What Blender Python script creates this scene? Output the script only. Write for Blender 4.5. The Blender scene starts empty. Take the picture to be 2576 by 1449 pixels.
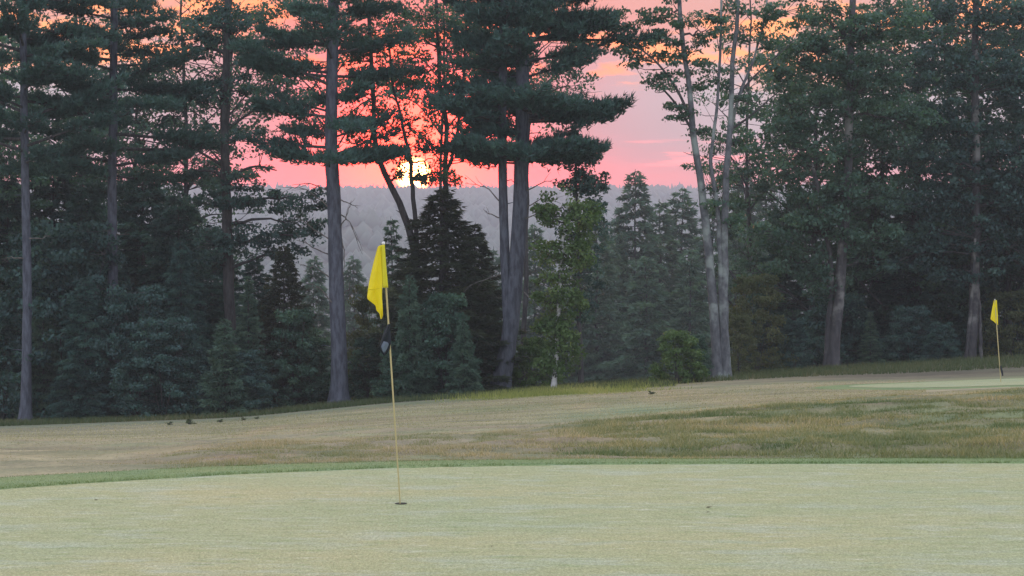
import bpy, math, random
import numpy as np
from mathutils import Vector

SC = bpy.context.scene
C = SC.collection
random.seed(7)
RNG = np.random.default_rng(11)

# ------------------------------------------------------------------ camera
CAM_H = 2.08          # eye height above the near green
F = 2000.0            # focal length in pixels of a 1024 px wide picture
HY = 250.0            # picture row of eye level
PITCH = math.atan((288 - HY) / F)
cam_d = bpy.data.cameras.new('camera'); cam = bpy.data.objects.new('camera', cam_d); C.objects.link(cam)
cam_d.sensor_width = 36; cam_d.lens = 36 * F / 1024
cam_d.clip_start = 0.1; cam_d.clip_end = 9000
cam.location = (0, 0, CAM_H); cam.rotation_euler = (math.pi / 2 - PITCH, 0, 0)
SC.camera = cam
K = 1024 / 2576.0

def pt(px, py, D):
    """a place seen at (px, py) of a 2576 px wide picture, D metres ahead"""
    return np.array([(px * K - 512) / F * D, D, CAM_H - (py * K - HY) / F * D])

# ------------------------------------------------------------------ world and sun
SUN = pt(1040, 440, 1000.0) - np.array([0, 0, CAM_H]); SUN = SUN / np.linalg.norm(SUN)
SUN_EL = math.asin(SUN[2]); SUN_AZ = math.atan2(SUN[0], SUN[1])
world = bpy.data.worlds.new('World'); SC.world = world; world.use_nodes = True
nt = world.node_tree; nt.nodes.clear(); N = nt.nodes; L = nt.links

def nd(tree, kind, **kw):
    n = tree.nodes.new(kind)
    for k, v in kw.items(): setattr(n, k, v)
    return n
def mth(tree, op, a, b=None, c=None, clamp=False):
    n = tree.nodes.new('ShaderNodeMath'); n.operation = op; n.use_clamp = clamp
    for i, v in enumerate((a, b, c)):
        if v is None: continue
        if isinstance(v, (int, float)): n.inputs[i].default_value = v
        else: tree.links.new(v, n.inputs[i])
    return n.outputs[0]
def ramp(tree, fac, stops, interp='LINEAR'):
    n = tree.nodes.new('ShaderNodeValToRGB'); n.color_ramp.interpolation = interp
    e = n.color_ramp.elements
    while len(e) < len(stops): e.new(0.5)
    for i, (p, col) in enumerate(stops):
        e[i].position = p; e[i].color = (*col, 1)
    tree.links.new(fac, n.inputs[0]); return n.outputs[0]
def mixc(tree, fac, a, b, mode='MIX'):
    n = tree.nodes.new('ShaderNodeMix'); n.data_type = 'RGBA'; n.blend_type = mode
    for sock, v in ((n.inputs[0], fac), (n.inputs[6], a), (n.inputs[7], b)):
        if isinstance(v, (int, float)): sock.default_value = v
        elif isinstance(v, tuple): sock.default_value = (*v, 1)
        else: tree.links.new(v, sock)
    return n.outputs[2]
def noise(tree, vec, scale, detail=4, rough=0.55, stretch=None, loc=None):
    if stretch or loc:
        mp = tree.nodes.new('ShaderNodeMapping'); mp.inputs['Scale'].default_value = stretch or (1, 1, 1)
        mp.inputs['Location'].default_value = loc or (0, 0, 0)
        tree.links.new(vec, mp.inputs[0]); vec = mp.outputs[0]
    n = tree.nodes.new('ShaderNodeTexNoise'); n.inputs['Scale'].default_value = scale
    n.inputs['Detail'].default_value = detail; n.inputs['Roughness'].default_value = rough
    tree.links.new(vec, n.inputs['Vector']); return n.outputs[0]
def maprange(tree, v, a, b, c=0.0, d=1.0, smooth=True):
    n = tree.nodes.new('ShaderNodeMapRange'); n.interpolation_type = 'SMOOTHSTEP' if smooth else 'LINEAR'
    n.clamp = True
    tree.links.new(v, n.inputs[0])
    for i, x in enumerate((a, b, c, d)): n.inputs[i + 1].default_value = x
    return n.outputs[0]

tc = nd(nt, 'ShaderNodeTexCoord'); dirv = tc.outputs['Generated']
sep = nd(nt, 'ShaderNodeSeparateXYZ'); L.new(dirv, sep.inputs[0]); dz = sep.outputs[2]
dot = nd(nt, 'ShaderNodeVectorMath', operation='DOT_PRODUCT'); L.new(dirv, dot.inputs[0]); dot.inputs[1].default_value = tuple(SUN)
cosang = dot.outputs['Value']
# side of the sky the sun sets on (wide, soft)
sunward = maprange(nt, cosang, -0.2, 0.98)
elev = mth(nt, 'MAXIMUM', dz, 0.0)
warm = ramp(nt, mth(nt, 'POWER', elev, 0.5), [
    (0.00, (1.3, 0.30, 0.28)), (0.187, (1.2, 0.26, 0.25)), (0.213, (0.60, 0.36, 0.40)), (0.236, (0.50, 0.42, 0.47)),
    (0.28, (0.50, 0.50, 0.56)), (0.31, (0.62, 0.46, 0.47)), (0.335, (0.85, 0.36, 0.27)), (0.40, (0.85, 0.46, 0.33)), (0.55, (0.85, 0.78, 0.78)),
    (0.75, (0.98, 1.00, 1.08)), (1.0, (0.98, 1.04, 1.18))])
cool = ramp(nt, mth(nt, 'POWER', elev, 0.5), [
    (0.0, (1.0, 0.98, 1.10)), (0.35, (1.06, 1.02, 1.12)), (0.6, (0.98, 1.00, 1.08)), (1.0, (0.98, 1.04, 1.18))])
base = mixc(nt, sunward, cool, warm)
# broken cloud sheets, flattened towards the horizon
comb = nd(nt, 'ShaderNodeCombineXYZ'); L.new(sep.outputs[0], comb.inputs[0]); L.new(sep.outputs[1], comb.inputs[1])
L.new(mth(nt, 'MULTIPLY', dz, 4.0), comb.inputs[2])
n1 = noise(nt, comb.outputs[0], 14.0, 6, 0.6, loc=(3.1, 0, 0.46))
n2 = noise(nt, comb.outputs[0], 38.0, 5, 0.6, loc=(0.3, 5, 1.4))
cl = mth(nt, 'ADD', mth(nt, 'MULTIPLY', n1, 0.6), mth(nt, 'MULTIPLY', n2, 0.4))
band_hi = mth(nt, 'MULTIPLY', maprange(nt, dz, 0.070, 0.098), maprange(nt, dz, 0.22, 0.5, 1.0, 0.0))
cm = mth(nt, 'MULTIPLY', maprange(nt, cl, 0.475, 0.575), band_hi)
cm = mth(nt, 'MULTIPLY', cm, maprange(nt, cosang, 0.7, 0.985))
base = mixc(nt, cm, base, (1.9, 0.58, 0.13))
dk = mth(nt, 'MULTIPLY', maprange(nt, cl, 0.50, 0.40), band_hi)
dk = mth(nt, 'MULTIPLY', dk, 0.5)
base = mixc(nt, dk, base, (0.78, 0.40, 0.38))
# thin red streaks low over the hills
n3 = noise(nt, comb.outputs[0], 22.0, 4, 0.5, stretch=(1, 1, 3.0), loc=(1.7, 2.0, 0.2))
lo = mth(nt, 'MULTIPLY', maprange(nt, n3, 0.52, 0.66), mth(nt, 'MULTIPLY', maprange(nt, dz, 0.034, 0.044), maprange(nt, dz, 0.058, 0.048)))
lo = mth(nt, 'MULTIPLY', lo, maprange(nt, cosang, 0.9, 0.99))
base = mixc(nt, mth(nt, 'MULTIPLY', lo, 0.7), base, (2.3, 0.55, 0.52))
# glow and disc of the setting sun
glow = mth(nt, 'POWER', mth(nt, 'MAXIMUM', cosang, 0.0), 1400.0)
glow2 = mth(nt, 'POWER', mth(nt, 'MAXIMUM', cosang, 0.0), 220.0)
disc = maprange(nt, cosang, math.cos(math.radians(0.56)), math.cos(math.radians(0.25)))
# the cloud low round the sun glows deep red, wider than it is high
azim = nd(nt, 'ShaderNodeVectorMath', operation='DOT_PRODUCT'); L.new(dirv, azim.inputs[0]); azim.inputs[1].default_value = (math.sin(SUN_AZ), math.cos(SUN_AZ), 0)
band = mth(nt, 'MULTIPLY', mth(nt, 'POWER', mth(nt, 'MAXIMUM', azim.outputs['Value'], 0.0), 240.0), maprange(nt, dz, 0.062, 0.034))
band = mth(nt, 'MULTIPLY', band, maprange(nt, n3, 0.35, 0.6, 0.55, 1.0))
base = mixc(nt, band, base, (3.6, 0.03, 0.05))
base = mixc(nt, 1.0, base, mixc(nt, glow2, (1, 1, 1), (1.0, 0.08, 0.10)), 'MULTIPLY')
g1 = mixc(nt, 1.0, base, mixc(nt, glow2, (0, 0, 0), (0.6, 0.0, 0.0)), 'ADD')
g2 = mixc(nt, 1.0, g1, mixc(nt, glow, (0, 0, 0), (16.0, 0.5, 0.0)), 'ADD')
g3 = mixc(nt, 1.0, g2, mixc(nt, disc, (0, 0, 0), (32.0, 15.0, 4.5)), 'ADD')
ground_mask = maprange(nt, dz, -0.02, 0.0)
g4 = mixc(nt, ground_mask, (0.12, 0.12, 0.12), g3)
bgc = nd(nt, 'ShaderNodeBackground'); L.new(g4, bgc.inputs[0]); bgc.inputs[1].default_value = 1.09
sky = nd(nt, 'ShaderNodeTexSky', sky_type='NISHITA'); sky.sun_disc = False
sky.sun_elevation = SUN_EL; sky.sun_rotation = SUN_AZ
bgs = nd(nt, 'ShaderNodeBackground'); L.new(sky.outputs[0], bgs.inputs[0]); bgs.inputs[1].default_value = 0.05
# high thin cloud veils most of the clear sky behind it
add = nd(nt, 'ShaderNodeMixShader'); add.inputs[0].default_value = 0.92; L.new(bgs.outputs[0], add.inputs[1]); L.new(bgc.outputs[0], add.inputs[2])
wo = nd(nt, 'ShaderNodeOutputWorld'); L.new(add.outputs[0], wo.inputs[0])

sun_d = bpy.data.lights.new('sun', 'SUN'); sun = bpy.data.objects.new('sun', sun_d); C.objects.link(sun)
sun_d.energy = 2.0; sun_d.angle = math.radians(1.0); sun_d.color = (1.0, 0.22, 0.10)
sun.rotation_euler = Vector((-SUN[0], -SUN[1], -SUN[2])).to_track_quat('-Z', 'Y').to_euler()
sun.location = (0, 0, 60)

SC.view_settings.view_transform = 'Standard'; SC.view_settings.look = 'None'
SC.view_settings.gamma = 1; SC.view_settings.use_curve_mapping = False
SC.view_settings.exposure = 0.15
SC.cycles.use_denoising = True
SC.cycles.max_bounces = 5; SC.cycles.diffuse_bounces = 3; SC.cycles.transmission_bounces = 2
SC.cycles.volume_bounces = 1; SC.cycles.transparent_max_bounces = 4
SC.cycles.caustics_reflective = False; SC.cycles.caustics_refractive = False
SC.cycles.sample_clamp_indirect = 4.0

# ------------------------------------------------------------------ object helpers
def tag(o, label=None, cat=None, group=None, kind=None):
    if label: o['label'] = label
    if cat: o['category'] = cat
    if group: o['group'] = group
    if kind: o['kind'] = kind
    return o
def empty(name, loc, label, cat, group=None):
    o = bpy.data.objects.new(name, None); C.objects.link(o); o.location = tuple(float(v) for v in loc)
    o.empty_display_size = 0.5
    return tag(o, label, cat, group)
def mesh_np(name, V, faces, mat, parent=None, origin=None, attrs=None, smooth=False):
    """V (n,3) world positions; faces: list of (m,k) int arrays; attrs: {name: per-face float}"""
    V = np.asarray(V, dtype=np.float64)
    if parent is not None: origin = np.array(parent.location)
    off = np.array(origin) if origin is not None else np.zeros(3)
    me = bpy.data.meshes.new(name)
    me.vertices.add(len(V)); me.vertices.foreach_set('co', (V - off).astype(np.float32).ravel())
    idx = np.concatenate([f.ravel() for f in faces]).astype(np.int32)
    tot = np.concatenate([np.full(len(f), f.shape[1]) for f in faces]).astype(np.int32)
    st = np.concatenate([[0], np.cumsum(tot)[:-1]]).astype(np.int32)
    me.loops.add(len(idx)); me.loops.foreach_set('vertex_index', idx)
    me.polygons.add(len(tot)); me.polygons.foreach_set('loop_start', st); me.polygons.foreach_set('loop_total', tot)
    if smooth: me.polygons.foreach_set('use_smooth', np.ones(len(tot), dtype=bool))
    me.update(calc_edges=True)
    if attrs:
        for k, v in attrs.items():
            a = me.attributes.new(k, 'FLOAT', 'FACE'); a.data.foreach_set('value', np.asarray(v, dtype=np.float32))
    me.materials.append(mat)
    o = bpy.data.objects.new(name, me); C.objects.link(o)
    if parent is not None: o.parent = parent
    else: o.location = tuple(float(v) for v in off)
    return o

class Tubes:
    def __init__(s): s.V = []; s.F = []; s.n = 0
    def add(s, P, R, sides=6, wob=0.0):
        P = np.asarray(P, float); R = np.asarray(R, float); m = len(P)
        T = np.gradient(P, axis=0); T /= np.linalg.norm(T, axis=1)[:, None] + 1e-9
        ref = np.array([0.31, 0.95, 0.05]) if abs(T[0][2]) > 0.7 else np.array([0, 0, 1.0])
        A = np.cross(T, ref); A /= np.linalg.norm(A, axis=1)[:, None] + 1e-9
        B = np.cross(T, A)
        th = np.arange(sides) / sides * 2 * np.pi
        rr = R[:, None] * (1 + (RNG.uniform(-wob, wob, (m, sides)) if wob else 0))
        ring = P[:, None, :] + rr[..., None] * (np.cos(th)[None, :, None] * A[:, None, :] + np.sin(th)[None, :, None] * B[:, None, :])
        s.V.append(ring.reshape(-1, 3))
        i = np.arange(m - 1)[:, None] * sides; j = np.arange(sides)[None, :]; k = (j + 1) % sides
        s.F.append(np.stack([i + j, i + k, i + sides + k, i + sides + j], -1).reshape(-1, 4) + s.n)
        s.n += m * sides
    def build(s, name, mat, parent):
        return mesh_np(name, np.concatenate(s.V), [np.concatenate(s.F)], mat, parent, smooth=True)

def smooth_line(P, n):
    """Catmull-Rom through the rows of P"""
    P = np.asarray(P, float)
    Q = np.vstack([2 * P[0] - P[1], P, 2 * P[-1] - P[-2]])
    out = []
    t = np.linspace(0, len(P) - 1, n)
    for v in t:
        i = min(int(v), len(P) - 2); f = v - i
        a, b, c, d = Q[i], Q[i + 1], Q[i + 2], Q[i + 3]
        out.append(0.5 * ((2 * b) + (-a + c) * f + (2 * a - 5 * b + 4 * c - d) * f * f + (-a + 3 * b - 3 * c + d) * f ** 3))
    return np.array(out)

def unit(v): return v / (np.linalg.norm(v, axis=-1, keepdims=True) + 1e-9)

def leaf_mesh(P, size, up=0.35, aspect=0.6):
    """folded diamond leaves at P"""
    n = len(P); d = unit(RNG.normal(size=(n, 3)) + np.array([0, 0, -0.15]))
    nrm = unit(RNG.normal(size=(n, 3)) * (1 - up) + np.array([0, 0, up * 2]))
    side = unit(np.cross(d, nrm)); nn = np.cross(side, d)
    s = (size * RNG.uniform(0.65, 1.3, n))[:, None]
    V = np.stack([P - d * s * 0.5, P + side * s * aspect * 0.5 + nn * s * 0.1, P + d * s * 0.5, P - side * s * aspect * 0.5 + nn * s * 0.1], 1)
    Fq = np.arange(n * 4).reshape(n, 4)
    Ft = np.concatenate([Fq[:, [0, 1, 2]], Fq[:, [0, 2, 3]]], 1).reshape(-1, 3)
    return V.reshape(-1, 3), Ft
def needle_mesh(P, Dr, ln, wd, k=5, spread=0.6):
    """tufts of k thin blades round direction Dr"""
    n = len(P); P = np.repeat(P, k, 0); Dr = np.repeat(Dr, k, 0)
    d = unit(Dr + RNG.normal(size=P.shape) * spread)
    side = unit(np.cross(d, RNG.normal(size=P.shape)))
    l = (ln * RNG.uniform(0.6, 1.25, n * k))[:, None]
    V = np.stack([P - side * wd * 0.5, P + side * wd * 0.5, P + d * l], 1)
    return V.reshape(-1, 3), np.arange(n * k * 3).reshape(-1, 3)

# ------------------------------------------------------------------ materials
def newmat(name):
    m = bpy.data.materials.new(name); m.use_nodes = True; m.node_tree.nodes.clear(); return m, m.node_tree
def foliage_mat(name, c1, c2, c3=None, trans=0.3):
    m, t = newmat(name)
    at = nd(t, 'ShaderNodeAttribute', attribute_name='tint')
    col = ramp(t, at.outputs['Fac'], [(0.0, c1), (0.75, c2), (1.0, c3 or c2)])
    d = nd(t, 'ShaderNodeBsdfPrincipled'); t.links.new(col, d.inputs['Base Color']); d.inputs['Roughness'].default_value = 0.55
    d.inputs['Specular IOR Level'].default_value = 0.35
    tr = nd(t, 'ShaderNodeBsdfTranslucent'); t.links.new(mixc(t, 1.0, col, (1.5, 1.6, 0.7), 'MULTIPLY'), tr.inputs[0])
    mx = nd(t, 'ShaderNodeMixShader'); mx.inputs[0].default_value = trans
    t.links.new(d.outputs[0], mx.inputs[1]); t.links.new(tr.outputs[0], mx.inputs[2])
    o = nd(t, 'ShaderNodeOutputMaterial'); t.links.new(mx.outputs[0], o.inputs[0]); return m
def bark_mat(name, ca, cb, scale=3.0, patch=None, amount=0.5, stretch=(1, 1, 0.25), bump=0.6):
    m, t = newmat(name); tcn = nd(t, 'ShaderNodeTexCoord'); v = tcn.outputs['Object']
    a = noise(t, v, scale * 3, 6, 0.65, stretch=stretch); b = noise(t, v, scale * 0.5, 4)
    col = mixc(t, maprange(t, a, 0.35, 0.65), ca, cb)
    if patch: col = mixc(t, mth(t, 'MULTIPLY', maprange(t, b, 0.5, 0.62), amount), col, patch)
    d = nd(t, 'ShaderNodeBsdfPrincipled'); t.links.new(col, d.inputs['Base Color']); d.inputs['Roughness'].default_value = 0.9
    bp = nd(t, 'ShaderNodeBump'); bp.inputs['Strength'].default_value = bump; bp.inputs['Distance'].default_value = 0.06
    t.links.new(a, bp.inputs['Height']); t.links.new(bp.outputs[0], d.inputs['Normal'])
    o = nd(t, 'ShaderNodeOutputMaterial'); t.links.new(d.outputs[0], o.inputs[0]); return m
def plain_mat(name, col, rough=0.6, trans=0.0, var=0.12, scale=20):
    m, t = newmat(name); tcn = nd(t, 'ShaderNodeTexCoord')
    a = noise(t, tcn.outputs['Object'], scale, 3)
    c = mixc(t, a, tuple(x * (1 - var) for x in col), tuple(min(1, x * (1 + var)) for x in col))
    d = nd(t, 'ShaderNodeBsdfPrincipled'); t.links.new(c, d.inputs['Base Color']); d.inputs['Roughness'].default_value = rough
    o = nd(t, 'ShaderNodeOutputMaterial')
    if trans:
        tr = nd(t, 'ShaderNodeBsdfTranslucent'); t.links.new(c, tr.inputs[0]); mx = nd(t, 'ShaderNodeMixShader'); mx.inputs[0].default_value = trans
        t.links.new(d.outputs[0], mx.inputs[1]); t.links.new(tr.outputs[0], mx.inputs[2]); t.links.new(mx.outputs[0], o.inputs[0])
    else: t.links.new(d.outputs[0], o.inputs[0])
    return m

M = {
 'pine': foliage_mat('pine_needles', (0.016, 0.046, 0.052), (0.080, 0.172, 0.168), (0.125, 0.220, 0.175), 0.25),
 'hemlock': foliage_mat('hemlock_needles', (0.030, 0.070, 0.060), (0.105, 0.190, 0.150), (0.155, 0.240, 0.165), 0.25),
 'leaf': foliage_mat('broad_leaves', (0.020, 0.052, 0.046), (0.088, 0.180, 0.150), (0.140, 0.230, 0.140), 0.35),
 'leaf_dark': foliage_mat('dark_broad_leaves', (0.012, 0.036, 0.044), (0.074, 0.155, 0.158), (0.115, 0.205, 0.170), 0.3),
 'leaf_light': foliage_mat('yellow_green_leaves', (0.050, 0.105, 0.040), (0.115, 0.195, 0.080), (0.22, 0.28, 0.11), 0.35),
 'leaf_olive': foliage_mat('olive_leaves', (0.045, 0.066, 0.040), (0.120, 0.150, 0.085), (0.20, 0.20, 0.10), 0.35),
 'cedar': foliage_mat('cedar_sprays', (0.022, 0.036, 0.030), (0.060, 0.082, 0.056), (0.120, 0.150, 0.085), 0.3),
 'far': foliage_mat('far_foliage', (0.05, 0.075, 0.065), (0.085, 0.115, 0.090), None, 0.0),
 'bark': bark_mat('pine_bark', (0.048, 0.056, 0.082), (0.112, 0.130, 0.178)),
 'bark_dark': bark_mat('dark_bark', (0.036, 0.036, 0.042), (0.085, 0.085, 0.092)),
 'bark_maple': bark_mat('maple_bark', (0.070, 0.080, 0.098), (0.145, 0.16, 0.185), 2.0, (0.30, 0.36, 0.36), 0.75, stretch=(1, 1, 0.5)),
 'bark_patch': bark_mat('patchy_oak_bark', (0.042, 0.044, 0.054), (0.09, 0.092, 0.105), 2.0, (0.33, 0.34, 0.34), 0.6),
 'bark_birch': bark_mat('birch_bark', (0.52, 0.54, 0.58), (0.66, 0.68, 0.72), 2.5, (0.08, 0.08, 0.08), 0.9, stretch=(0.6, 0.6, 3)),
 'twig': bark_mat('dead_wood', (0.09, 0.085, 0.08), (0.18, 0.17, 0.165)),
}

# ------------------------------------------------------------------ terrain
cols = np.array([-700, 0, 300, 600, 1000, 1400, 1600, 2000, 2300, 2576, 3200], float)
deps = np.array([21, 23, 26, 29, 32, 38, 45, 52, 60, 66, 72], float)
rows = np.array([
 [1192, 1176, 1160, 1150, 1140, 1126, 1116, 1106, 1096, 1090, 1084],
 [1170, 1155, 1140, 1130, 1120, 1106, 1096, 1086, 1074, 1066, 1060],
 [1172, 1154, 1138, 1127, 1118, 1103, 1088, 1075, 1063, 1056, 1050],
 [1160, 1136, 1119, 1115, 1107, 1091, 1076, 1063, 1052, 1043, 1036],
 [1150, 1122, 1104, 1101, 1088, 1066, 1046, 1028, 1013, 1003, 994],
 [1142, 1112, 1086, 1077, 1076, 1050, 1024, 1006, 990, 976, 966],
 [1140, 1110, 1078, 1056, 1050, 1040, 1012, 996, 978, 963, 955],
 [1140, 1108, 1064, 1032, 1013, 1008, 990, 973, 956, 940, 928],
 [1140, 1106, 1056, 1016, 998, 993, 982, 968, 950, 925, 908],
 [1138, 1102, 1046, 1004, 985, 979, 970, 962, 938, 908, 893],
 [1136, 1100, 1040, 994, 972, 966, 955, 945, 920, 885, 868]], float)
ZT = CAM_H - (rows * K - HY) / F * deps[None, :]
EDGE = (np.array([-4200, -2200, -700, 0, 300, 600, 1000, 1500, 2576, 3200, 4600, 6400], float), np.array([11.5, 14.0, 16.2, 17.25, 17.85, 18.4, 18.95, 19.25, 19.35, 19.3, 18.2, 14.0]))
FRW = (EDGE[0], np.array([1.0, 1.0, 1.0, 0.8, 0.72, 0.66, 0.5, 0.4, 0.34, 0.34, 0.5, 0.8]))
CREST = (cols, np.array([26, 24, 24, 26, 26.5, 28.5, 31, 32.5, 33, 33.5, 34.0]))
# fine lookup table in (picture column, depth)
UX = np.linspace(-700, 3200, 196); DX = np.linspace(19.2, 72, 265)
tmp = np.array([np.interp(UX, cols, ZT[:, j]) for j in range(len(deps))]).T
edge_u = np.interp(UX, *EDGE) + np.interp(UX, *FRW)
tab = np.zeros((len(UX), len(DX)))
for i in range(len(UX)):
    tab[i] = np.interp(DX, np.concatenate([[edge_u[i] if edge_u[i] < 20.6 else 20.6], deps]), np.concatenate([[-0.01], tmp[i]]))
def blur(a, k, ax):
    w = np.hanning(k + 2)[1:-1]; w /= w.sum(); pad = [(0, 0), (0, 0)]; pad[ax] = (k // 2, k // 2)
    b = np.pad(a, pad, mode='edge'); return np.apply_along_axis(lambda r: np.convolve(r, w, 'valid'), ax, b)
tab = blur(blur(tab, 13, 0), 9, 1)

def vnoise(x, y, sc, seed=0):
    """smooth value noise"""
    r = np.random.default_rng(seed).uniform(-1, 1, (128, 128))
    x = np.asarray(x, float) / sc + 500.3; y = np.asarray(y, float) / sc + 700.7
    i = np.floor(x).astype(int); j = np.floor(y).astype(int); fx = x - i; fy = y - j
    fx = fx * fx * (3 - 2 * fx); fy = fy * fy * (3 - 2 * fy)
    g = lambda a, b: r[a % 128, b % 128]
    return (g(i, j) * (1 - fx) * (1 - fy) + g(i + 1, j) * fx * (1 - fy) + g(i, j + 1) * (1 - fx) * fy + g(i + 1, j + 1) * fx * fy)

def col_of(x, y): return (np.asarray(x) / np.maximum(np.asarray(y), 10.0) * F + 512) / K
RIDGE_D = 2000.0
def G(x, y):
    x = np.asarray(x, float); y = np.asarray(y, float); x, y = np.broadcast_arrays(x, y)
    u = np.clip(col_of(x, y), UX[0], UX[-1] - 1e-6); d = np.clip(y, DX[0], DX[-1] - 1e-6)
    fu = (u - UX[0]) / (UX[1] - UX[0]); fd = (d - DX[0]) / (DX[1] - DX[0])
    i = fu.astype(int); j = fd.astype(int); fu = fu - i; fd = fd - j
    z = tab[i, j] * (1 - fu) * (1 - fd) + tab[i + 1, j] * fu * (1 - fd) + tab[i, j + 1] * (1 - fu) * fd + tab[i + 1, j + 1] * fu * fd
    e = np.interp(u, *EDGE) + np.interp(u, *FRW)
    t = np.clip((y - e) / np.maximum(0.35, 20.2 - e), 0, 1)
    z = z * t
    z = np.where(y < 8, 0.35 * np.clip((8 - y) / 10, 0, 1) ** 1.5, z)          # the green rises gently behind the camera
    bank = np.clip((y - e) / 1.5, 0, 1) * np.clip((40 - y) / 8, 0, 1)
    z = z + bank * (vnoise(x, y, 0.9, 3) * 0.030 + vnoise(x, y, 0.35, 4) * 0.022 + vnoise(x * 0.10 + y * 0.1, y - x * 0.05, 0.42, 7) * 0.045)
    z = z - 0.05 * track(col_of(x, y), y)
    far = np.clip(y - 70, 0, None)
    s = np.clip(far / 400, 0, 1)
    z = z - 19 * (1 - np.exp(-far / 75.0)) - 3 * s
    hill = np.clip((y - 700) / (RIDGE_D - 700), 0, 1); hill = hill * hill * (3 - 2 * hill)
    top = 81 + 3.5 * vnoise(x, y * 0, 520, 8) + 2.4 * vnoise(x, y * 0, 130, 9)
    z = z + hill * (top * np.clip(1 - (y - RIDGE_D) / 4000, 0.3, 1))
    bump = np.exp(-((x + 88) / 42.0) ** 2 - ((y - 1100) / 110.0) ** 2) * 20
    bump += np.exp(-((x + 30) / 160.0) ** 2 - ((y - 1000) / 160.0) ** 2) * 5
    return z + bump
def track(u, y):
    k = np.zeros(np.shape(u))
    for a, b, c, w in ((1690, 2330, 21.3, 1.0), (1800, 2330, 20.9, 1.0), (1500, 1950, 20.6, 0.6), (2200, 2900, 24.9, 0.6)):
        d = c + (np.asarray(u) - a) / 640.0 * 3.2 + 0.12 * np.sin(np.asarray(u) / 47.0)
        k = np.maximum(k, w * np.exp(-((y - d) / 0.15) ** 2) * np.clip((u - a) / 60, 0, 1) * np.clip((b - u) / 120, 0, 1))
    return k
def ground_pt(px, D):
    x = (px * K - 512) / F * D; return np.array([x, D, float(G(x, D))])

# zone colours of the turf (its own colour, per vertex)
def smooth01(v, a, b):
    t = np.clip((v - a) / (b - a), 0, 1); return t * t * (3 - 2 * t)
def turf(x, y):
    u = col_of(x, y); e = np.interp(u, *EDGE) + np.interp(u, *FRW); cr = np.interp(u, *CREST)
    col = np.zeros(x.shape + (3,))
    def lay(c, m): 
        nonlocal col
        col = col * (1 - m[..., None]) + np.array(c) * m[..., None]
    one = np.ones_like(u)
    lay((0.275, 0.255, 0.160), one)
    n1 = vnoise(x, y, 2.6, 21); n2 = vnoise(x, y, 6.0, 22); n3 = vnoise(x * 0.3, y, 0.7, 23)
    lay((0.335, 0.292, 0.185), smooth01(n2 + 0.4 * n3 + (300 - u) / 2500, 0.05, 0.6) * smooth01(y, e, cr))
    lay((0.15, 0.185, 0.09), smooth01(n1 + 0.5 * n3, 0.35, 0.9) * 0.6)
    # bank of rough between collar and crest
    bank = smooth01(y, e - 0.1, e + 0.2) * (1 - smooth01(y, cr - 0.8, cr + 0.5)) * smooth01(u, 60, 620)
    right = smooth01(u, 1300, 2000)
    bc = np.array([0.27, 0.235, 0.165])[None, :] * (1 - right[..., None]) + np.array([0.170, 0.168, 0.090])[None, :] * right[..., None] if x.ndim == 1 else None
    col = col * (1 - bank[..., None]) + bc * bank[..., None]
    k1 = smooth01(vnoise(x, y, 0.8, 31) + 0.6 * vnoise(x, y, 2.4, 32), 0.0, 0.7) * bank
    col = col * (1 - k1[..., None] * 0.75) + np.array([0.145, 0.185, 0.095]) * k1[..., None] * 0.75
    k2 = smooth01(vnoise(x, y, 0.6, 33) + 0.5 * vnoise(x, y, 3, 34), 0.25, 0.8) * bank
    col = col * (1 - k2[..., None] * 0.45) + np.array([0.25, 0.195, 0.125]) * k2[..., None] * 0.45
    # pale lip along the crest
    lip = np.exp(-((y - cr - 0.2) / 0.7) ** 2) * 0.7 * smooth01(u, 300, 700)
    col = col * (1 - lip[..., None]) + np.array([0.34, 0.27, 0.15]) * lip[..., None]
    # green hollow beyond the bank, centre right
    hol = np.exp(-((u - 1580) / 190.0) ** 2) * np.exp(-((y - 38) / 4.5) ** 2)
    col = col * (1 - hol[..., None]) + np.array([0.17, 0.255, 0.15]) * hol[..., None]
    # dark brown ground towards the right-hand trees, mossy edge to the left
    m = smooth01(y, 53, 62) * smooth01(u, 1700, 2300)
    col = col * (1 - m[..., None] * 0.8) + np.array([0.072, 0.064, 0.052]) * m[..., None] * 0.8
    m = smooth01(y, 48, 60) * (1 - smooth01(u, 1000, 1300))
    col = col * (1 - m[..., None] * 0.85) + np.array([0.165, 0.200, 0.140]) * m[..., None] * 0.85
    m = np.exp(-((y - 50) / 5.0) ** 2) * (1 - smooth01(u, 200, 700))
    col = col * (1 - m[..., None] * 0.6) + np.array([0.22, 0.225, 0.19]) * m[..., None] * 0.6
    m = np.exp(-((u - 1400) / 190.0) ** 4) * smooth01(y, 55.5, 58)
    col = col * (1 - m[..., None] * 0.9) + np.array([0.27, 0.30, 0.09]) * m[..., None] * 0.9
    st = 1 + (0.17 * vnoise(x * 0.10, y, 0.55, 71) + 0.16 * vnoise(x * 0.14, y, 1.5, 72) + 0.10 * vnoise(x * 0.5, y, 0.35, 73)) * smooth01(y, e, e + 1.0)
    col = col * st[..., None]
    m = smooth01(vnoise(x * 0.12, y, 1.1, 74), 0.3, 0.75) * smooth01(y, cr - 1, cr + 2) * 0.6
    col = col * (1 - m[..., None]) + np.array([0.19, 0.22, 0.12]) * m[..., None]
    m = smooth01(vnoise(x * 0.10, y, 1.3, 75), 0.3, 0.75) * smooth01(y, cr - 1, cr + 2) * 0.5
    col = col * (1 - m[..., None]) + np.array([0.225, 0.195, 0.14]) * m[..., None]
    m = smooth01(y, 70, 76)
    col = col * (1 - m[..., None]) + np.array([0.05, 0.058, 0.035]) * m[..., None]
    return col

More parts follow.
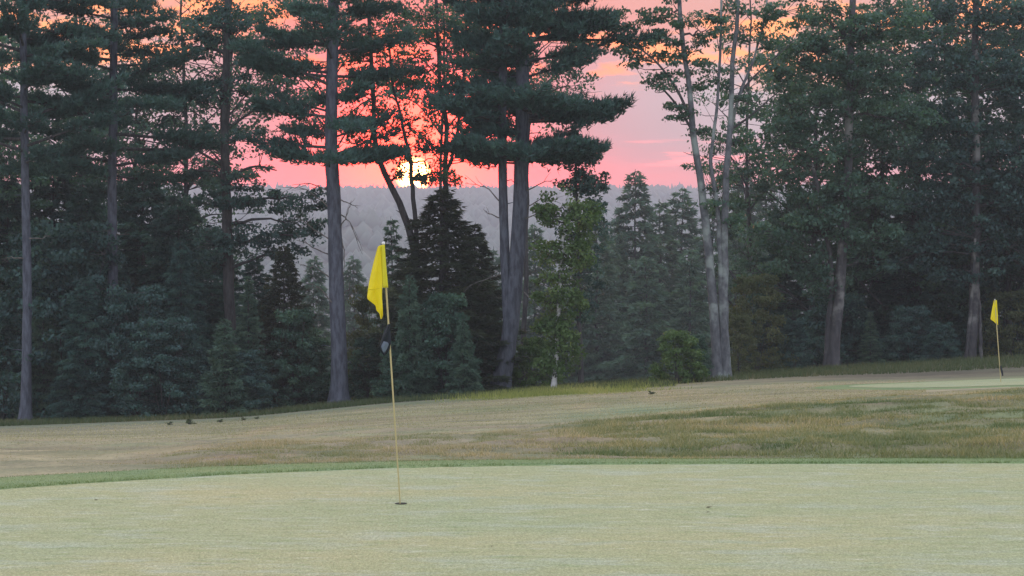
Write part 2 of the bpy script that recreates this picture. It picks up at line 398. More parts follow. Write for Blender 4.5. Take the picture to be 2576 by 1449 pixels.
def grid_sheet(name, xs, ys, zoff, mat, colour=None, keep=None, label_kind='structure'):
    X, Y = np.meshgrid(xs, ys); x = X.ravel(); y = Y.ravel()
    V = np.stack([x, y, G(x, y) + zoff], 1); w = len(xs); h = len(ys)
    i = np.arange((h - 1) * w).reshape(h - 1, w)[:, :-1].ravel()
    Fq = np.stack([i, i + 1, i + w + 1, i + w], 1)
    if keep is not None:
        k = keep(x, y); Fq = Fq[k[Fq].all(1)]
    o = mesh_np(name, V, [Fq], mat, smooth=True)
    if colour is not None:
        a = o.data.color_attributes.new('turf', 'FLOAT_COLOR', 'POINT'); cc = colour(x, y)
        a.data.foreach_set('color', np.concatenate([cc, np.ones((len(cc), 1))], 1).astype(np.float32).ravel())
    tag(o, kind=label_kind); return o

def ground_mat():
    m, t = newmat('turf_and_soil'); at = nd(t, 'ShaderNodeAttribute', attribute_name='turf')
    g = nd(t, 'ShaderNodeNewGeometry'); v = g.outputs['Position']
    a = noise(t, v, 1.3, 6, 0.6); b = noise(t, v, 14, 5, 0.7); c = noise(t, v, 0.33, 4, 0.6, stretch=(0.5, 1.6, 1))
    f = mth(t, 'ADD', mth(t, 'MULTIPLY', a, 0.5), mth(t, 'MULTIPLY', b, 0.5))
    col = mixc(t, 1.0, at.outputs['Color'], ramp(t, f, [(0.32, (0.50, 0.55, 0.50)), (0.5, (1, 1, 1)), (0.68, (1.48, 1.40, 1.30))]), 'MULTIPLY')
    col = mixc(t, mth(t, 'MULTIPLY', maprange(t, c, 0.48, 0.66), 0.35), col, mixc(t, 1.0, at.outputs['Color'], (1.15, 0.99, 0.92), 'MULTIPLY'))
    col = mixc(t, mth(t, 'MULTIPLY', maprange(t, c, 0.50, 0.34), 0.35), col, mixc(t, 1.0, at.outputs['Color'], (0.68, 0.85, 0.72), 'MULTIPLY'))
    d = nd(t, 'ShaderNodeBsdfPrincipled'); t.links.new(col, d.inputs['Base Color']); d.inputs['Roughness'].default_value = 0.85
    bp = nd(t, 'ShaderNodeBump'); bp.inputs['Strength'].default_value = 0.5; bp.inputs['Distance'].default_value = 0.05
    t.links.new(f, bp.inputs['Height']); t.links.new(bp.outputs[0], d.inputs['Normal'])
    o = nd(t, 'ShaderNodeOutputMaterial'); t.links.new(d.outputs[0], o.inputs[0]); return m
def green_mat(name, ca, cb, cc, cd, k=1.0):
    m, t = newmat(name); g = nd(t, 'ShaderNodeNewGeometry'); v = g.outputs['Position']
    big = noise(t, v, 0.55 * k, 5, 0.6, stretch=(0.45, 1.0, 1)); mid = noise(t, v, 2.4 * k, 5, 0.65, stretch=(0.42, 1.0, 1), loc=(4, 2, 0))
    strk = noise(t, v, 8.5 * k, 6, 0.75, stretch=(0.35, 1.2, 1), loc=(1, 9, 0)); fine = noise(t, v, 60, 3, 0.7, stretch=(1, 0.5, 1)); grn = noise(t, v, 190, 2, 0.7, stretch=(1, 0.4, 1))
    col = mixc(t, maprange(t, big, 0.3, 0.7), ca, cb)
    col = mixc(t, mth(t, 'MULTIPLY', maprange(t, mid, 0.47, 0.66), 0.65), col, cc)
    col = mixc(t, mth(t, 'MULTIPLY', maprange(t, strk, 0.54, 0.72), 0.7), col, cd)
    col = mixc(t, mth(t, 'MULTIPLY', maprange(t, strk, 0.48, 0.32), 0.75), col, mixc(t, 1.0, ca, (0.70, 0.80, 0.62), 'MULTIPLY'))
    f = mth(t, 'ADD', mth(t, 'MULTIPLY', fine, 0.55), mth(t, 'MULTIPLY', grn, 0.45))
    col = mixc(t, 1.0, col, ramp(t, f, [(0.34, (0.58, 0.60, 0.55)), (0.5, (1, 1, 1)), (0.66, (1.55, 1.53, 1.50))]), 'MULTIPLY')
    d = nd(t, 'ShaderNodeBsdfPrincipled'); t.links.new(col, d.inputs['Base Color']); d.inputs['Roughness'].default_value = 0.75
    d.inputs['Specular IOR Level'].default_value = 0.3
    bp = nd(t, 'ShaderNodeBump'); bp.inputs['Strength'].default_value = 0.35; bp.inputs['Distance'].default_value = 0.01
    t.links.new(f, bp.inputs['Height']); t.links.new(bp.outputs[0], d.inputs['Normal'])
    o = nd(t, 'ShaderNodeOutputMaterial'); t.links.new(d.outputs[0], o.inputs[0]); return m
M['ground'] = ground_mat()
M['green'] = green_mat('dewy_green', (0.315, 0.36, 0.205), (0.385, 0.38, 0.210), (0.375, 0.42, 0.32), (0.54, 0.56, 0.44))
M['collar'] = green_mat('collar_turf', (0.15, 0.23, 0.10), (0.21, 0.27, 0.12), (0.18, 0.26, 0.14), (0.25, 0.32, 0.17), 2.0)

ys = np.concatenate([[-400, -150, -60, -30, -15, -5], np.arange(0, 15.5, 0.8), np.arange(15.6, 34.5, 0.14), np.arange(34.7, 78, 0.4), np.geomspace(79, 5200, 120)])
xp = np.concatenate([np.arange(0, 12.2, 0.2), np.arange(12.5, 26, 0.5), np.geomspace(27, 4200, 70)])
xs = np.concatenate([-xp[::-1], xp[1:]])
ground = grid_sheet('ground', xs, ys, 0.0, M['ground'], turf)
def on_green(x, y): return y < np.interp(col_of(x, y), *EDGE) + 0.0
def green_sheet():
    uu = np.linspace(-4200, 6400, 560); V = []; h = 60
    e = np.interp(uu, *EDGE) + 0.03 * vnoise(uu, uu * 0, 60, 5)
    for k in range(h + 1):
        d = 6.0 + (e - 6.0) * (k / h); x = (uu * K - 512) / F * np.maximum(d, 10); V.append(np.stack([x, d, G(x, d) + 0.012], 1))
    # towards and behind the camera the sheet widens
    first = V[0].copy(); back = []
    for yy in (-14, -8, -3, 0, 3): 
        b = first.copy(); b[:, 1] = yy; b[:, 2] = G(b[:, 0], b[:, 1]) + 0.012; back.append(b)
    V = back + V; w = len(uu); V = np.concatenate(V); i = np.arange((h + 5) * w).reshape(h + 5, w)[:, :-1].ravel()
    o = mesh_np('putting_green', V, [np.stack([i, i + 1, i + w + 1, i + w], 1)], M['green'], smooth=True); tag(o, kind='structure')
    V = []
    wd = np.interp(uu, *FRW) * (1 + 0.12 * vnoise(uu, uu * 0, 90, 6))
    for k in range(9):
        d = e - 0.02 + wd * k / 8; x = (uu * K - 512) / F * d
        V.append(np.stack([x, d, G(x, d) + 0.004 + 0.028 * math.sin(min(1, (k) / 2.0) * math.pi / 2) * (1 if k < 8 else 0.2)], 1))
    V = np.concatenate(V); i = np.arange(8 * w).reshape(8, w)[:, :-1].ravel()
    o = mesh_np('green_collar', V, [np.stack([i, i + 1, i + w + 1, i + w], 1)], M['collar'], smooth=True); tag(o, kind='structure')
green_sheet()
def far_green():
    # second green on the shelf to the right, an oval sheet round its hole, with a ring of greener collar
    c = ground_pt(3020, 48.5); th = np.linspace(0, 2 * np.pi, 96, endpoint=False)
    def ring(s): 
        x = c[0] + 8.2 * s * np.cos(th) * (1 + 0.06 * np.sin(3 * th)); y = c[1] + 6.2 * s * np.sin(th); return x, y
    for name, rs, off, mt in (('green_collar', np.linspace(0.9, 1.13, 7), 0.022, M['collar']), ('putting_green', np.linspace(0.02, 1.0, 26), 0.04, M['green'])):
        V = []
        for s in rs:
            x, y = ring(s); lastr = s == rs[-1]; V.append(np.stack([x, y, G(x, y) + (-0.03 if lastr and off < 0.03 else (0.028 if lastr else off))], 1))
        w = 96; V = np.concatenate(V); a = np.arange(len(rs) - 1)[:, None] * w; j = np.arange(w)[None]; k = (j + 1) % w
        o = mesh_np(name, V, [np.stack([a + j, a + k, a + w + k, a + w + j], -1).reshape(-1, 4)], mt, smooth=True); tag(o, kind='structure')
far_green()

# ------------------------------------------------------------------ tree builders
def set_tint(n_leaf, rep, cl=None):
    t = RNG.beta(2, 2.4, n_leaf)
    if cl is not None: t = np.clip(0.35 * t + 0.65 * cl, 0, 1)
    return np.repeat(t, rep)

def trunk_line(pts, D, ground=True, n=26, jit=0.0):
    """picture points from the foot upwards -> smooth world polyline, feet sunk in the soil"""
    P = np.array([pt(px, py, D) for px, py in pts])
    if ground:
        P[0, 2] = float(G(P[0, 0], P[0, 1])) - 0.1
    return smooth_line(P, n)

def roots(T, b, rb):
    a0 = random.uniform(0, 6.28)
    for k in range(6):
        a = a0 + k * 1.05 + random.uniform(-0.25, 0.25); l = rb * random.uniform(2.0, 3.4); h = np.array([math.cos(a), math.sin(a), 0])
        P = np.array([b + h * rb * 0.35 + [0, 0, rb * 2.6], b + h * rb * 0.95 + [0, 0, rb * 1.0], b + h * rb * 1.7 + [0, 0, rb * 0.45], b + h * l])
        for i in (2, 3): P[i, 2] = float(G(P[i, 0], P[i, 1])) + (0.05 if i == 2 else -0.06)
        T.add(smooth_line(P, 8), np.linspace(rb * 0.42, rb * 0.14, 8), 6, wob=0.08)
def stubs(T, Ln, R, n):
    for k in range(n):
        i = random.randint(4, len(Ln) - 3); a = random.uniform(0, 6.28); h = np.array([math.cos(a), math.sin(a), random.uniform(-0.2, 0.5)])
        l = R[i] + random.uniform(0.05, 0.5) * random.random(); T.add(np.array([Ln[i], Ln[i] + h * l * 0.6, Ln[i] + h * l + RNG.normal(size=3) * 0.03]), [0.022, 0.017, 0.008], 5)

def pine_branch(T, tufts, dirs, tint, start, az, Ln, rise=0.12, droop=0.0, dens=1.0, thick=1.0, up=0.55, bare=0.22):
    n = 7; t = np.linspace(0, 1, n)
    h = np.array([math.cos(az), math.sin(az), 0.0]); sd = np.array([-math.sin(az), math.cos(az), 0.0])
    wob = random.uniform(-0.25, 0.25)
    P = start + h * (t * Ln)[:, None] + sd * (wob * Ln * t * t)[:, None] + np.array([0, 0, 1.0]) * (Ln * (rise * t + (random.uniform(0.0, 0.10) - droop) * t * t))[:, None]
    r0 = 0.018 + 0.013 * Ln
    T.add(P, r0 * (1 - 0.85 * t), 5)
    ctint = random.uniform(0.1, 0.9)
    s = bare
    while s < 1.0:
        p = np.array([np.interp(s, t, P[:, i]) for i in range(3)])
        for sg in (-1, 1):
            tl = (0.30 + 0.42 * Ln * (1 - s) ** 0.8 * 0.75) * random.uniform(0.6, 1.15)
            ang = random.uniform(0.7, 1.1)
            d = h * math.cos(ang) + sd * sg * math.sin(ang) + np.array([0, 0, random.uniform(-0.05, 0.22)])
            q = p + d * tl
            m = p + d * tl * 0.5 + np.array([0, 0, -0.02])
            T.add(np.array([p, m, q]), [0.012, 0.008, 0.004], 3)
            k = max(4, int(tl / 0.042 * dens))
            tt = RNG.uniform(0.12, 1.03, k)[:, None]
            pp = p + (q - p) * tt + RNG.normal(size=(k, 3)) * np.array([0.11, 0.11, 0.085]) * thick
            tufts.append(pp); dirs.append(unit(np.tile(d * 0.5 + np.array([0, 0, up]), (k, 1)))); tint.append(np.full(k, ctint))
        s += random.uniform(0.05, 0.08) * 3.0 / max(Ln, 1.6)

def pine(name, label, stems, D, radii, y_lo, y_top, Lf, group, explicit=(), dens=1.0, step=0.36, bark='bark', dead=(), needle=(0.23, 0.052), skip=None, az_bias=None):
    base = pt(*stems[0][0], D); base[2] = float(G(base[0], base[1]))
    root = empty(name, base, label, 'tree', group)
    lines = []
    for st, (rb, rt) in zip(stems, radii):
        Ln = trunk_line(st, D, ground=(st is stems[0]), n=34)
        m = len(Ln); t = np.linspace(0, 1, m); R = rb + (rt - rb) * t
        if st is stems[0]:
            R = R * (1 + 0.55 * np.exp(-t * m / 1.6)); R[0] *= 1.15
        Tt = Tubes(); Tt.add(Ln, R, 14, wob=0.05)
        if st is stems[0]: roots(Tt, Ln[0], rb)
        stubs(Tt, Ln, R, 16); Tt.build('trunk', M[bark], root); lines.append(Ln)
    T = Tubes(); tufts, dirs, tint = [], [], []
    for Ln in lines:
        z_lo = pt(0, y_lo, D)[2]; z_top = Ln[-1][2]
        z = z_lo; az = random.uniform(0, 6.28)
        while z < z_top:
            p = np.array([np.interp(z, Ln[:, 2], Ln[:, 0]), np.interp(z, Ln[:, 2], Ln[:, 1]), z])
            f = (z - z_lo) / max(0.1, z_top - z_lo)
            az += 2.4 + random.uniform(-0.6, 0.6)
            l = Lf(f) * random.choice((0.55, 0.8, 0.95, 1.05, 1.2)) * random.uniform(0.9, 1.1)
            ypx = ((CAM_H - z) * F / D + HY) / K
            if not (skip and skip(ypx, math.cos(az))):
                pine_branch(T, tufts, dirs, tint, p, az, l, rise=random.uniform(-0.12, 0.34), dens=dens * random.choice((0.45, 0.7, 1.0, 1.15)), bare=random.uniform(0.15, 0.5))
            z += random.uniform(0.6, 1.4) * step / (len(lines) ** 0.5)
    for (px, py, az, l, rise, dn) in explicit:
        for k in range(2 if dn > 1 else 1):
            pine_branch(T, tufts, dirs, tint, pt(px, py, D) + np.array([0, random.uniform(-0.2, 0.2), random.uniform(-0.1, 0.1)]), math.radians(az + random.uniform(-10, 10)), l * random.uniform(0.9, 1.03), rise=rise, dens=dens * min(dn, 1.3) * 0.8, bare=0.3 if dn >= 1 else 0.55)
    tag(T.build('branches', M['bark_dark'], root), kind='stuff')
    Pt = np.concatenate(tufts); Dr = np.concatenate(dirs); ct = np.concatenate(tint)
    V, Ft = needle_mesh(Pt, Dr, needle[0], needle[1], 6, 0.55)
    tag(mesh_np('crown', V, [Ft], M['pine'], root, attrs={'tint': set_tint(len(Pt), 6, ct)}), kind='stuff')
    for pts in dead:
        Q = smooth_line(np.array([pt(a, b, D + random.uniform(-0.3, 0.1)) for a, b in pts]), 9)
        Q[1:-1] += RNG.normal(size=(7, 3)) * 0.018
        Td = Tubes(); Td.add(Q, np.linspace(0.024, 0.006, 9), 5)
        for s in (4, 6):
            e = Q[s] + (Q[8] - Q[4]) * random.uniform(0.4, 0.9) + np.array([0, random.uniform(-.2, .2), random.choice((-1, 1)) * random.uniform(0.08, 0.3)])
            Td.add(np.array([Q[s], (Q[s] + e) / 2 + RNG.normal(size=3) * 0.02, e]), [0.010, 0.007, 0.003], 4)
        Td.build('dead_branch', M['twig'], root)
    return root

def blob_points(blobs, D, per_m2, flat=0.4, cr=0.42, depth=0.8):
    cl = []
    for b in blobs:
        px, py, rx, ry = b[:4]; dn = b[4] if len(b) > 4 else 1.0
        c = pt(px, py, D); a = rx * K / F * D; v = ry * K / F * D
        n = max(4, int(math.pi * a * v * per_m2 * dn * 1.7))
        q = unit(RNG.normal(size=(n, 3))) * (RNG.uniform(0.05, 1, n) ** (1 / 2.2))[:, None]
        cl.append((c, q * np.array([a, max(a, v) * depth, v]) + c))
    return cl

def leafy(name, label, cat, group, D, stems, radii, blobs, mat='leaf', leaf=0.13, per_m2=2.6, nleaf=70, cr=0.42, flat=0.45, bark='bark_dark', extra=(), sides=10, depth=0.8, aspect=0.62, wood_from=None):
    """stems: picture polylines from the foot; blobs: where the crown's leaf clusters hang"""
    base = pt(*stems[0][0], D); base[2] = float(G(base[0], base[1]))
    root = empty(name, base, label, cat, group)
    allp = []
    for k, (st, (rb, rt)) in enumerate(zip(stems, radii)):
        onfoot = abs(st[0][1] - stems[0][0][1]) < 60
        Ln = trunk_line(st, D, ground=onfoot, n=26)
        Ln[2:-1] += RNG.normal(size=(23, 3)) * 0.012
        if k: Ln[:, 1] += np.linspace(0, random.uniform(-0.5, 0.5), 26)
        R = np.linspace(rb, rt, 26)
        if onfoot: R[0] *= 1.7; R[1] *= 1.25
        T = Tubes(); T.add(Ln, R, sides, wob=0.05)
        if onfoot and rb > 0.1: roots(T, Ln[0], rb)
        if rb > 0.1: stubs(T, Ln, R, 6)
        T.build('trunk', M[bark], root); allp.append(np.c_[Ln, R])
    allp = np.concatenate(allp)
    T = Tubes()
    for lb, (rb, rt) in extra:
        Ln = smooth_line(np.array([pt(a, b, D) for a, b in lb]), 14); Ln[:, 1] += np.linspace(0, random.uniform(-0.8, 0.8), 14)
        R = np.linspace(rb, rt, 14); T.add(Ln, R, 7, wob=0.05); allp = np.concatenate([allp, np.c_[Ln, R]])
    P = []; tn = []
    for c, cl in blob_points(blobs, D, per_m2, depth=depth):
        # a limb reaches into the blob, twigs leave it for each cluster
        d = np.linalg.norm(allp[:, :3] - c, axis=1) + np.maximum(0, allp[:, 2] - c[2]) * 2.0
        a = allp[np.argmin(d)]; s = a[:3]
        mid = (s + c) / 2 + np.array([0, 0, 0.12]) * np.linalg.norm(c - s) * 0.5
        Ln = smooth_line(np.array([s, mid, c]), 9); Ln[1:] += RNG.normal(size=(8, 3)) * 0.03
        r0 = min(a[3] * 0.6, 0.07); R = np.linspace(r0, 0.015, 9); T.add(Ln, R, 5)
        cand = np.concatenate([allp, np.c_[Ln, R]])
        for q in cl:
            d = np.linalg.norm(cand[:, :3] - q, axis=1) + np.maximum(0, cand[:, 2] - q[2] + 0.1) * 1.5
            a2 = cand[np.argmin(d)]; s2 = a2[:3]; m2 = (s2 + q) / 2 + RNG.normal(size=3) * 0.06
            T.add(np.array([s2, m2, q]), [min(a2[3] * 0.5, 0.022), 0.012, 0.005], 4)
            k = int(nleaf * random.uniform(0.5, 1.4)); rr = cr * random.uniform(0.7, 1.35)
            pp = q + unit(RNG.normal(size=(k, 3))) * (RNG.uniform(0, 1, k) ** 0.45)[:, None] * rr * np.array([1, 1, flat])
            P.append(pp); tn.append(np.full(k, random.random()))
    tag(T.build('branches', M['bark_dark'], root), kind='stuff')
    P = np.concatenate(P); tn = np.concatenate(tn)
    V, Ft = leaf_mesh(P, leaf, aspect=aspect)
    tag(mesh_np('crown', V, [Ft], M[mat], root, attrs={'tint': set_tint(len(P), 2, tn)}), kind='stuff')
    return root

def conifer_mesh(h, rb, seed, n_br, mat, dens=1.0, leaf=(0.16, 0.05), droop=0.25, trunk_r=0.12, shape=1.0):
    """young fir or hemlock: trunk, drooping tiers of sprays; returned as two meshes round the origin"""
    st = random.getstate(); random.seed(seed)
    T = Tubes(); Tt = Tubes()
    tz = np.linspace(0, h, 12); Tt.add(np.c_[RNG.normal(0, 0.02, 12), RNG.normal(0, 0.02, 12), tz], np.linspace(trunk_r, 0.01, 12), 8)
    tf, dr, tn = [], [], []; az = 0
    for k in range(n_br):
        f = ((k + random.random()) / n_br) ** 1.15; z = h * (0.03 + 0.96 * f)
        l = rb * ((1 - f) ** shape * 0.95 + 0.05) * random.uniform(0.6, 1.15); az += 2.4 + random.uniform(-0.5, 0.5)
        hd = np.array([math.cos(az), math.sin(az), 0]); sd = np.array([-hd[1], hd[0], 0])
        t = np.linspace(0, 1, 5); P = np.array([0, 0, z]) + hd * (t * l)[:, None] + np.array([0, 0, 1.0]) * (l * (0.12 * t - droop * t * t))[:, None]
        T.add(P, (0.008 + 0.008 * l) * (1 - 0.8 * t), 4); ct = random.random()
        m = max(6, int(l * 46 * dens)); tt = RNG.uniform(0.12, 1.02, m) ** 0.8; w = 0.42 * l * (1.05 - tt) + 0.08
        c = np.stack([np.interp(tt, t, P[:, i]) for i in range(3)], 1)
        lat = RNG.uniform(-1, 1, m) * w
        pp = c + sd * lat[:, None] + hd * (np.abs(lat) * 0.5)[:, None] + RNG.normal(size=(m, 3)) * 0.04 - np.array([0, 0, 1.0]) * (np.abs(lat) * 0.35)[:, None]
        tf.append(pp); dr.append(unit(hd + sd * np.sign(lat)[:, None] * 0.9 + np.array([0, 0, -0.25]))); tn.append(np.full(m, ct))
    Pt = np.concatenate(tf); V, Ft = needle_mesh(Pt, np.concatenate(dr), leaf[0], leaf[1], 4, 0.4)
    random.setstate(st)
    me = []
    for nm, (VV, FF), mt, at in (('trunk', (np.concatenate(Tt.V), np.concatenate(Tt.F)), M['bark_dark'], None), ('branches', (np.concatenate(T.V), np.concatenate(T.F)), M['bark_dark'], None), ('crown', (V, Ft), M[mat], {'tint': set_tint(len(Pt), 4, np.concatenate(tn))})):
        o = mesh_np(nm, VV, [FF], mt, attrs=at); me.append((nm, o.data)); bpy.data.objects.remove(o)
    return me, h
def bush_mesh(h, rw, seed, mat, nclus=60, nleaf=60, leaf=0.11, cr=0.3, flat=0.7, top=0.6, stems=6):
    st = random.getstate(); random.seed(seed); rg = np.random.default_rng(seed)
    T = Tubes(); tips = []
    for k in range(stems):
        a = random.uniform(0, 6.28); r = rw * random.uniform(0.1, 0.6); z = h * random.uniform(0.65, 0.97)
        Ln = smooth_line(np.array([[0.05 * math.cos(a), 0.05 * math.sin(a), -0.05], [r * .5 * math.cos(a), r * .5 * math.sin(a), z * 0.5], [r * math.cos(a), r * math.sin(a), z]]), 9)
        T.add(Ln, np.linspace(0.025, 0.006, 9), 5); tips.append(Ln)
    tips = np.concatenate(tips); P = []; tn = []
    for k in range(nclus):
        f = random.random() ** 0.8; z = h * (0.04 + 0.94 * f); w = rw * (1 - max(0, f - 0.25) / 0.75 * top) * random.uniform(0.15, 1.0) ** 0.5; a = random.uniform(0, 6.28)
        q = np.array([w * math.cos(a), w * math.sin(a), z])
        s = tips[np.argmin(np.linalg.norm(tips - q, axis=1) + np.maximum(0, tips[:, 2] - q[2]) * 1.5)]
        T.add(np.array([s, (s + q) / 2 + rg.normal(size=3) * 0.04, q]), [0.010, 0.007, 0.003], 3)
        n = int(nleaf * random.uniform(0.5, 1.4)); rr = cr * random.uniform(0.7, 1.3)
        P.append(q + unit(rg.normal(size=(n, 3))) * (rg.uniform(0, 1, n) ** 0.45)[:, None] * rr * np.array([1, 1, flat])); tn.append(np.full(n, random.random()))
    P = np.concatenate(P); tn = np.concatenate(tn); P[:, 2] = np.maximum(P[:, 2], 0.03)
    V, Ft = leaf_mesh(P, leaf); random.setstate(st); me = []
    for nm, VV, FF, mt, at in (('stems', np.concatenate(T.V), np.concatenate(T.F), M['bark_dark'], None), ('foliage', V, Ft, M[mat], {'tint': set_tint(len(P), 2, tn)})):
        o = mesh_np(nm, VV, [FF], mt, attrs=at); me.append((nm, o.data)); bpy.data.objects.remove(o)
    return me, h
def tree_mesh(h, rw, z0, seed, mat, nclus, nleaf, leaf=0.15, cr=0.45, flat=0.45, trunk_r=0.16, bark='bark_dark'):
    st = random.getstate(); random.seed(seed); rg = np.random.default_rng(seed)
    Tt = Tubes(); T = Tubes(); z = np.linspace(-0.1, h * 0.97, 20)
    Ln = np.c_[np.cumsum(rg.normal(0, 0.05, 20)), np.cumsum(rg.normal(0, 0.05, 20)), z]; Ln[:, :2] -= Ln[0, :2]
    R = np.linspace(trunk_r, 0.03, 20); R[0] *= 1.5; Tt.add(Ln, R, 10, wob=0.04); nodes = [np.c_[Ln, R]]
    for k in range(16):
        a = k * 2.4 + random.uniform(-.4, .4); i = int(20 * z0 / h + (18 - 20 * z0 / h) * k / 16); s = Ln[min(i, 18)]; f = k / 16
        l = rw * (0.95 - 0.5 * f) * random.uniform(0.7, 1.0); hd = np.array([math.cos(a), math.sin(a), 0])
        B = smooth_line(np.array([s, s + hd * l * 0.5 + np.array([0, 0, l * 0.45]), s + hd * l + np.array([0, 0, l * random.uniform(0.5, 0.9)])]), 9)
        rr = np.linspace(R[min(i, 18)] * 0.6, 0.012, 9); T.add(B, rr, 6); nodes.append(np.c_[B, rr])
    nodes = np.concatenate(nodes); P = []; tn = []
    for k in range(nclus):
        q = unit(rg.normal(size=3)) * rg.uniform(0.1, 1) ** 0.4; q = q * np.array([rw, rw, (h - z0) / 2]) + np.array([0, 0, (h + z0) / 2])
        s = nodes[np.argmin(np.linalg.norm(nodes[:, :3] - q, axis=1) + np.maximum(0, nodes[:, 2] - q[2] + 0.1) * 1.5)]
        T.add(np.array([s[:3], (s[:3] + q) / 2 + rg.normal(size=3) * 0.07, q]), [min(0.02, s[3] * 0.5), 0.011, 0.004], 4)
        n = int(nleaf * random.uniform(0.4, 1.5)); rr = cr * random.uniform(0.7, 1.4)
        P.append(q + unit(rg.normal(size=(n, 3))) * (rg.uniform(0, 1, n) ** 0.45)[:, None] * rr * np.array([1, 1, flat])); tn.append(np.full(n, random.random()))
    P = np.concatenate(P); tn = np.concatenate(tn); V, Ft = leaf_mesh(P, leaf); random.setstate(st); me = []
    for nm, VV, FF, mt, at in (('trunk', np.concatenate(Tt.V), np.concatenate(Tt.F), M[bark], None), ('branches', np.concatenate(T.V), np.concatenate(T.F), M['bark_dark'], None), ('crown', V, Ft, M[mat], {'tint': set_tint(len(P), 2, tn)})):
        o = mesh_np(nm, VV, [FF], mt, attrs=at); me.append((nm, o.data)); bpy.data.objects.remove(o)
    return me, h
def place(tmpl, name, label, cat, group, px, top, D, wscale=1.0, rz=None):
    """copy of a template standing on the soil at picture column px, its top at picture row `top`"""
    me, h = tmpl; b = ground_pt(px, D); zt = pt(px, top, D)[2]; s = max(0.2, (zt - b[2]) / h)
    root = empty(name, b, label, cat, group); root.rotation_euler = (0, 0, random.uniform(0, 6.28) if rz is None else rz)
    root.scale = (s * wscale, s * wscale, s)
    for nm, d in me:
        o = bpy.data.objects.new(nm, d); C.objects.link(o); o.parent = root
        if nm != 'trunk': o['kind'] = 'stuff'
    return root

# ------------------------------------------------------------------ the tall pines
GP = 'tall pines at the front of the tree line'
pine('pine_tree', 'tall pine with bare thin grey trunk at the far left of the tree line', [[(62, 1062), (66, 900), (68, 700), (64, 420), (62, 200), (60, 0), (60, -200)]], 65,
     [(0.17, 0.09)], 410, -200, lambda f: 3.3 - 1.2 * f, GP, step=0.19, dens=1.2,
     dead=[[(74, 600), (110, 598), (128, 590)], [(60, 650), (30, 648), (5, 652)]])
pine('pine_tree', 'tall pine second from the left, its trunk rising out of the thicket', [[(286, 1050), (284, 700), (283, 480), (287, 250), (290, 0), (292, -200)]], 68,
     [(0.19, 0.10)], 470, -200, lambda f: 3.0 - 0.9 * f + (0.6 if f < 0.3 else 0), GP, step=0.19, dens=1.15,
     dead=[[(290, 590), (310, 592), (326, 588)], [(278, 640), (250, 636), (232, 628)]])
pine('pine_tree', 'big straight pine with thick bare trunk left of the near yellow flag', [[(853, 1012), (852, 880), (846, 700), (840, 500), (834, 380), (836, 200), (840, 0), (843, -200)]], 65,
     [(0.27, 0.16)], 405, -200, lambda f: 2.75 - 0.4 * f, GP, step=0.235, dens=1.0,
     explicit=[(836, 400, 0, 2.5, 0.02, 1.2), (836, 400, 20, 2.2, 0.05, 1.2), (836, 395, -20, 2.4, 0.0, 1.2), (832, 400, 175, 1.9, 0.08, 1.2), (836, 300, 180, 2.6, 0.12, 1.2), (838, 190, 185, 2.9, 0.1, 1.2), (838, 120, 175, 2.4, 0.15, 1.2), (840, 130, 5, 2.4, 0.2, 1.0)],
     dead=[[(822, 478), (780, 462), (735, 466)], [(824, 520), (770, 478), (700, 470)], [(826, 600), (780, 570), (742, 540)], [(828, 640), (775, 615), (735, 600)], [(832, 700), (790, 672), (755, 668)], [(834, 760), (805, 725), (768, 712)],
           [(858, 570), (872, 545), (884, 505)], [(860, 600), (866, 640), (862, 690)], [(858, 540), (880, 560), (912, 640)], [(850, 500), (880, 512), (900, 524)], [(864, 740), (880, 725), (888, 712)]])
def twin_skip(y, c):
    # open air to the right between the two big plates, and above the upper one
    return (y > 300 and y < 365 and c > -0.2) or (205 < y < 262 and c > 0.0) or (100 < y < 205 and c > 0.15)
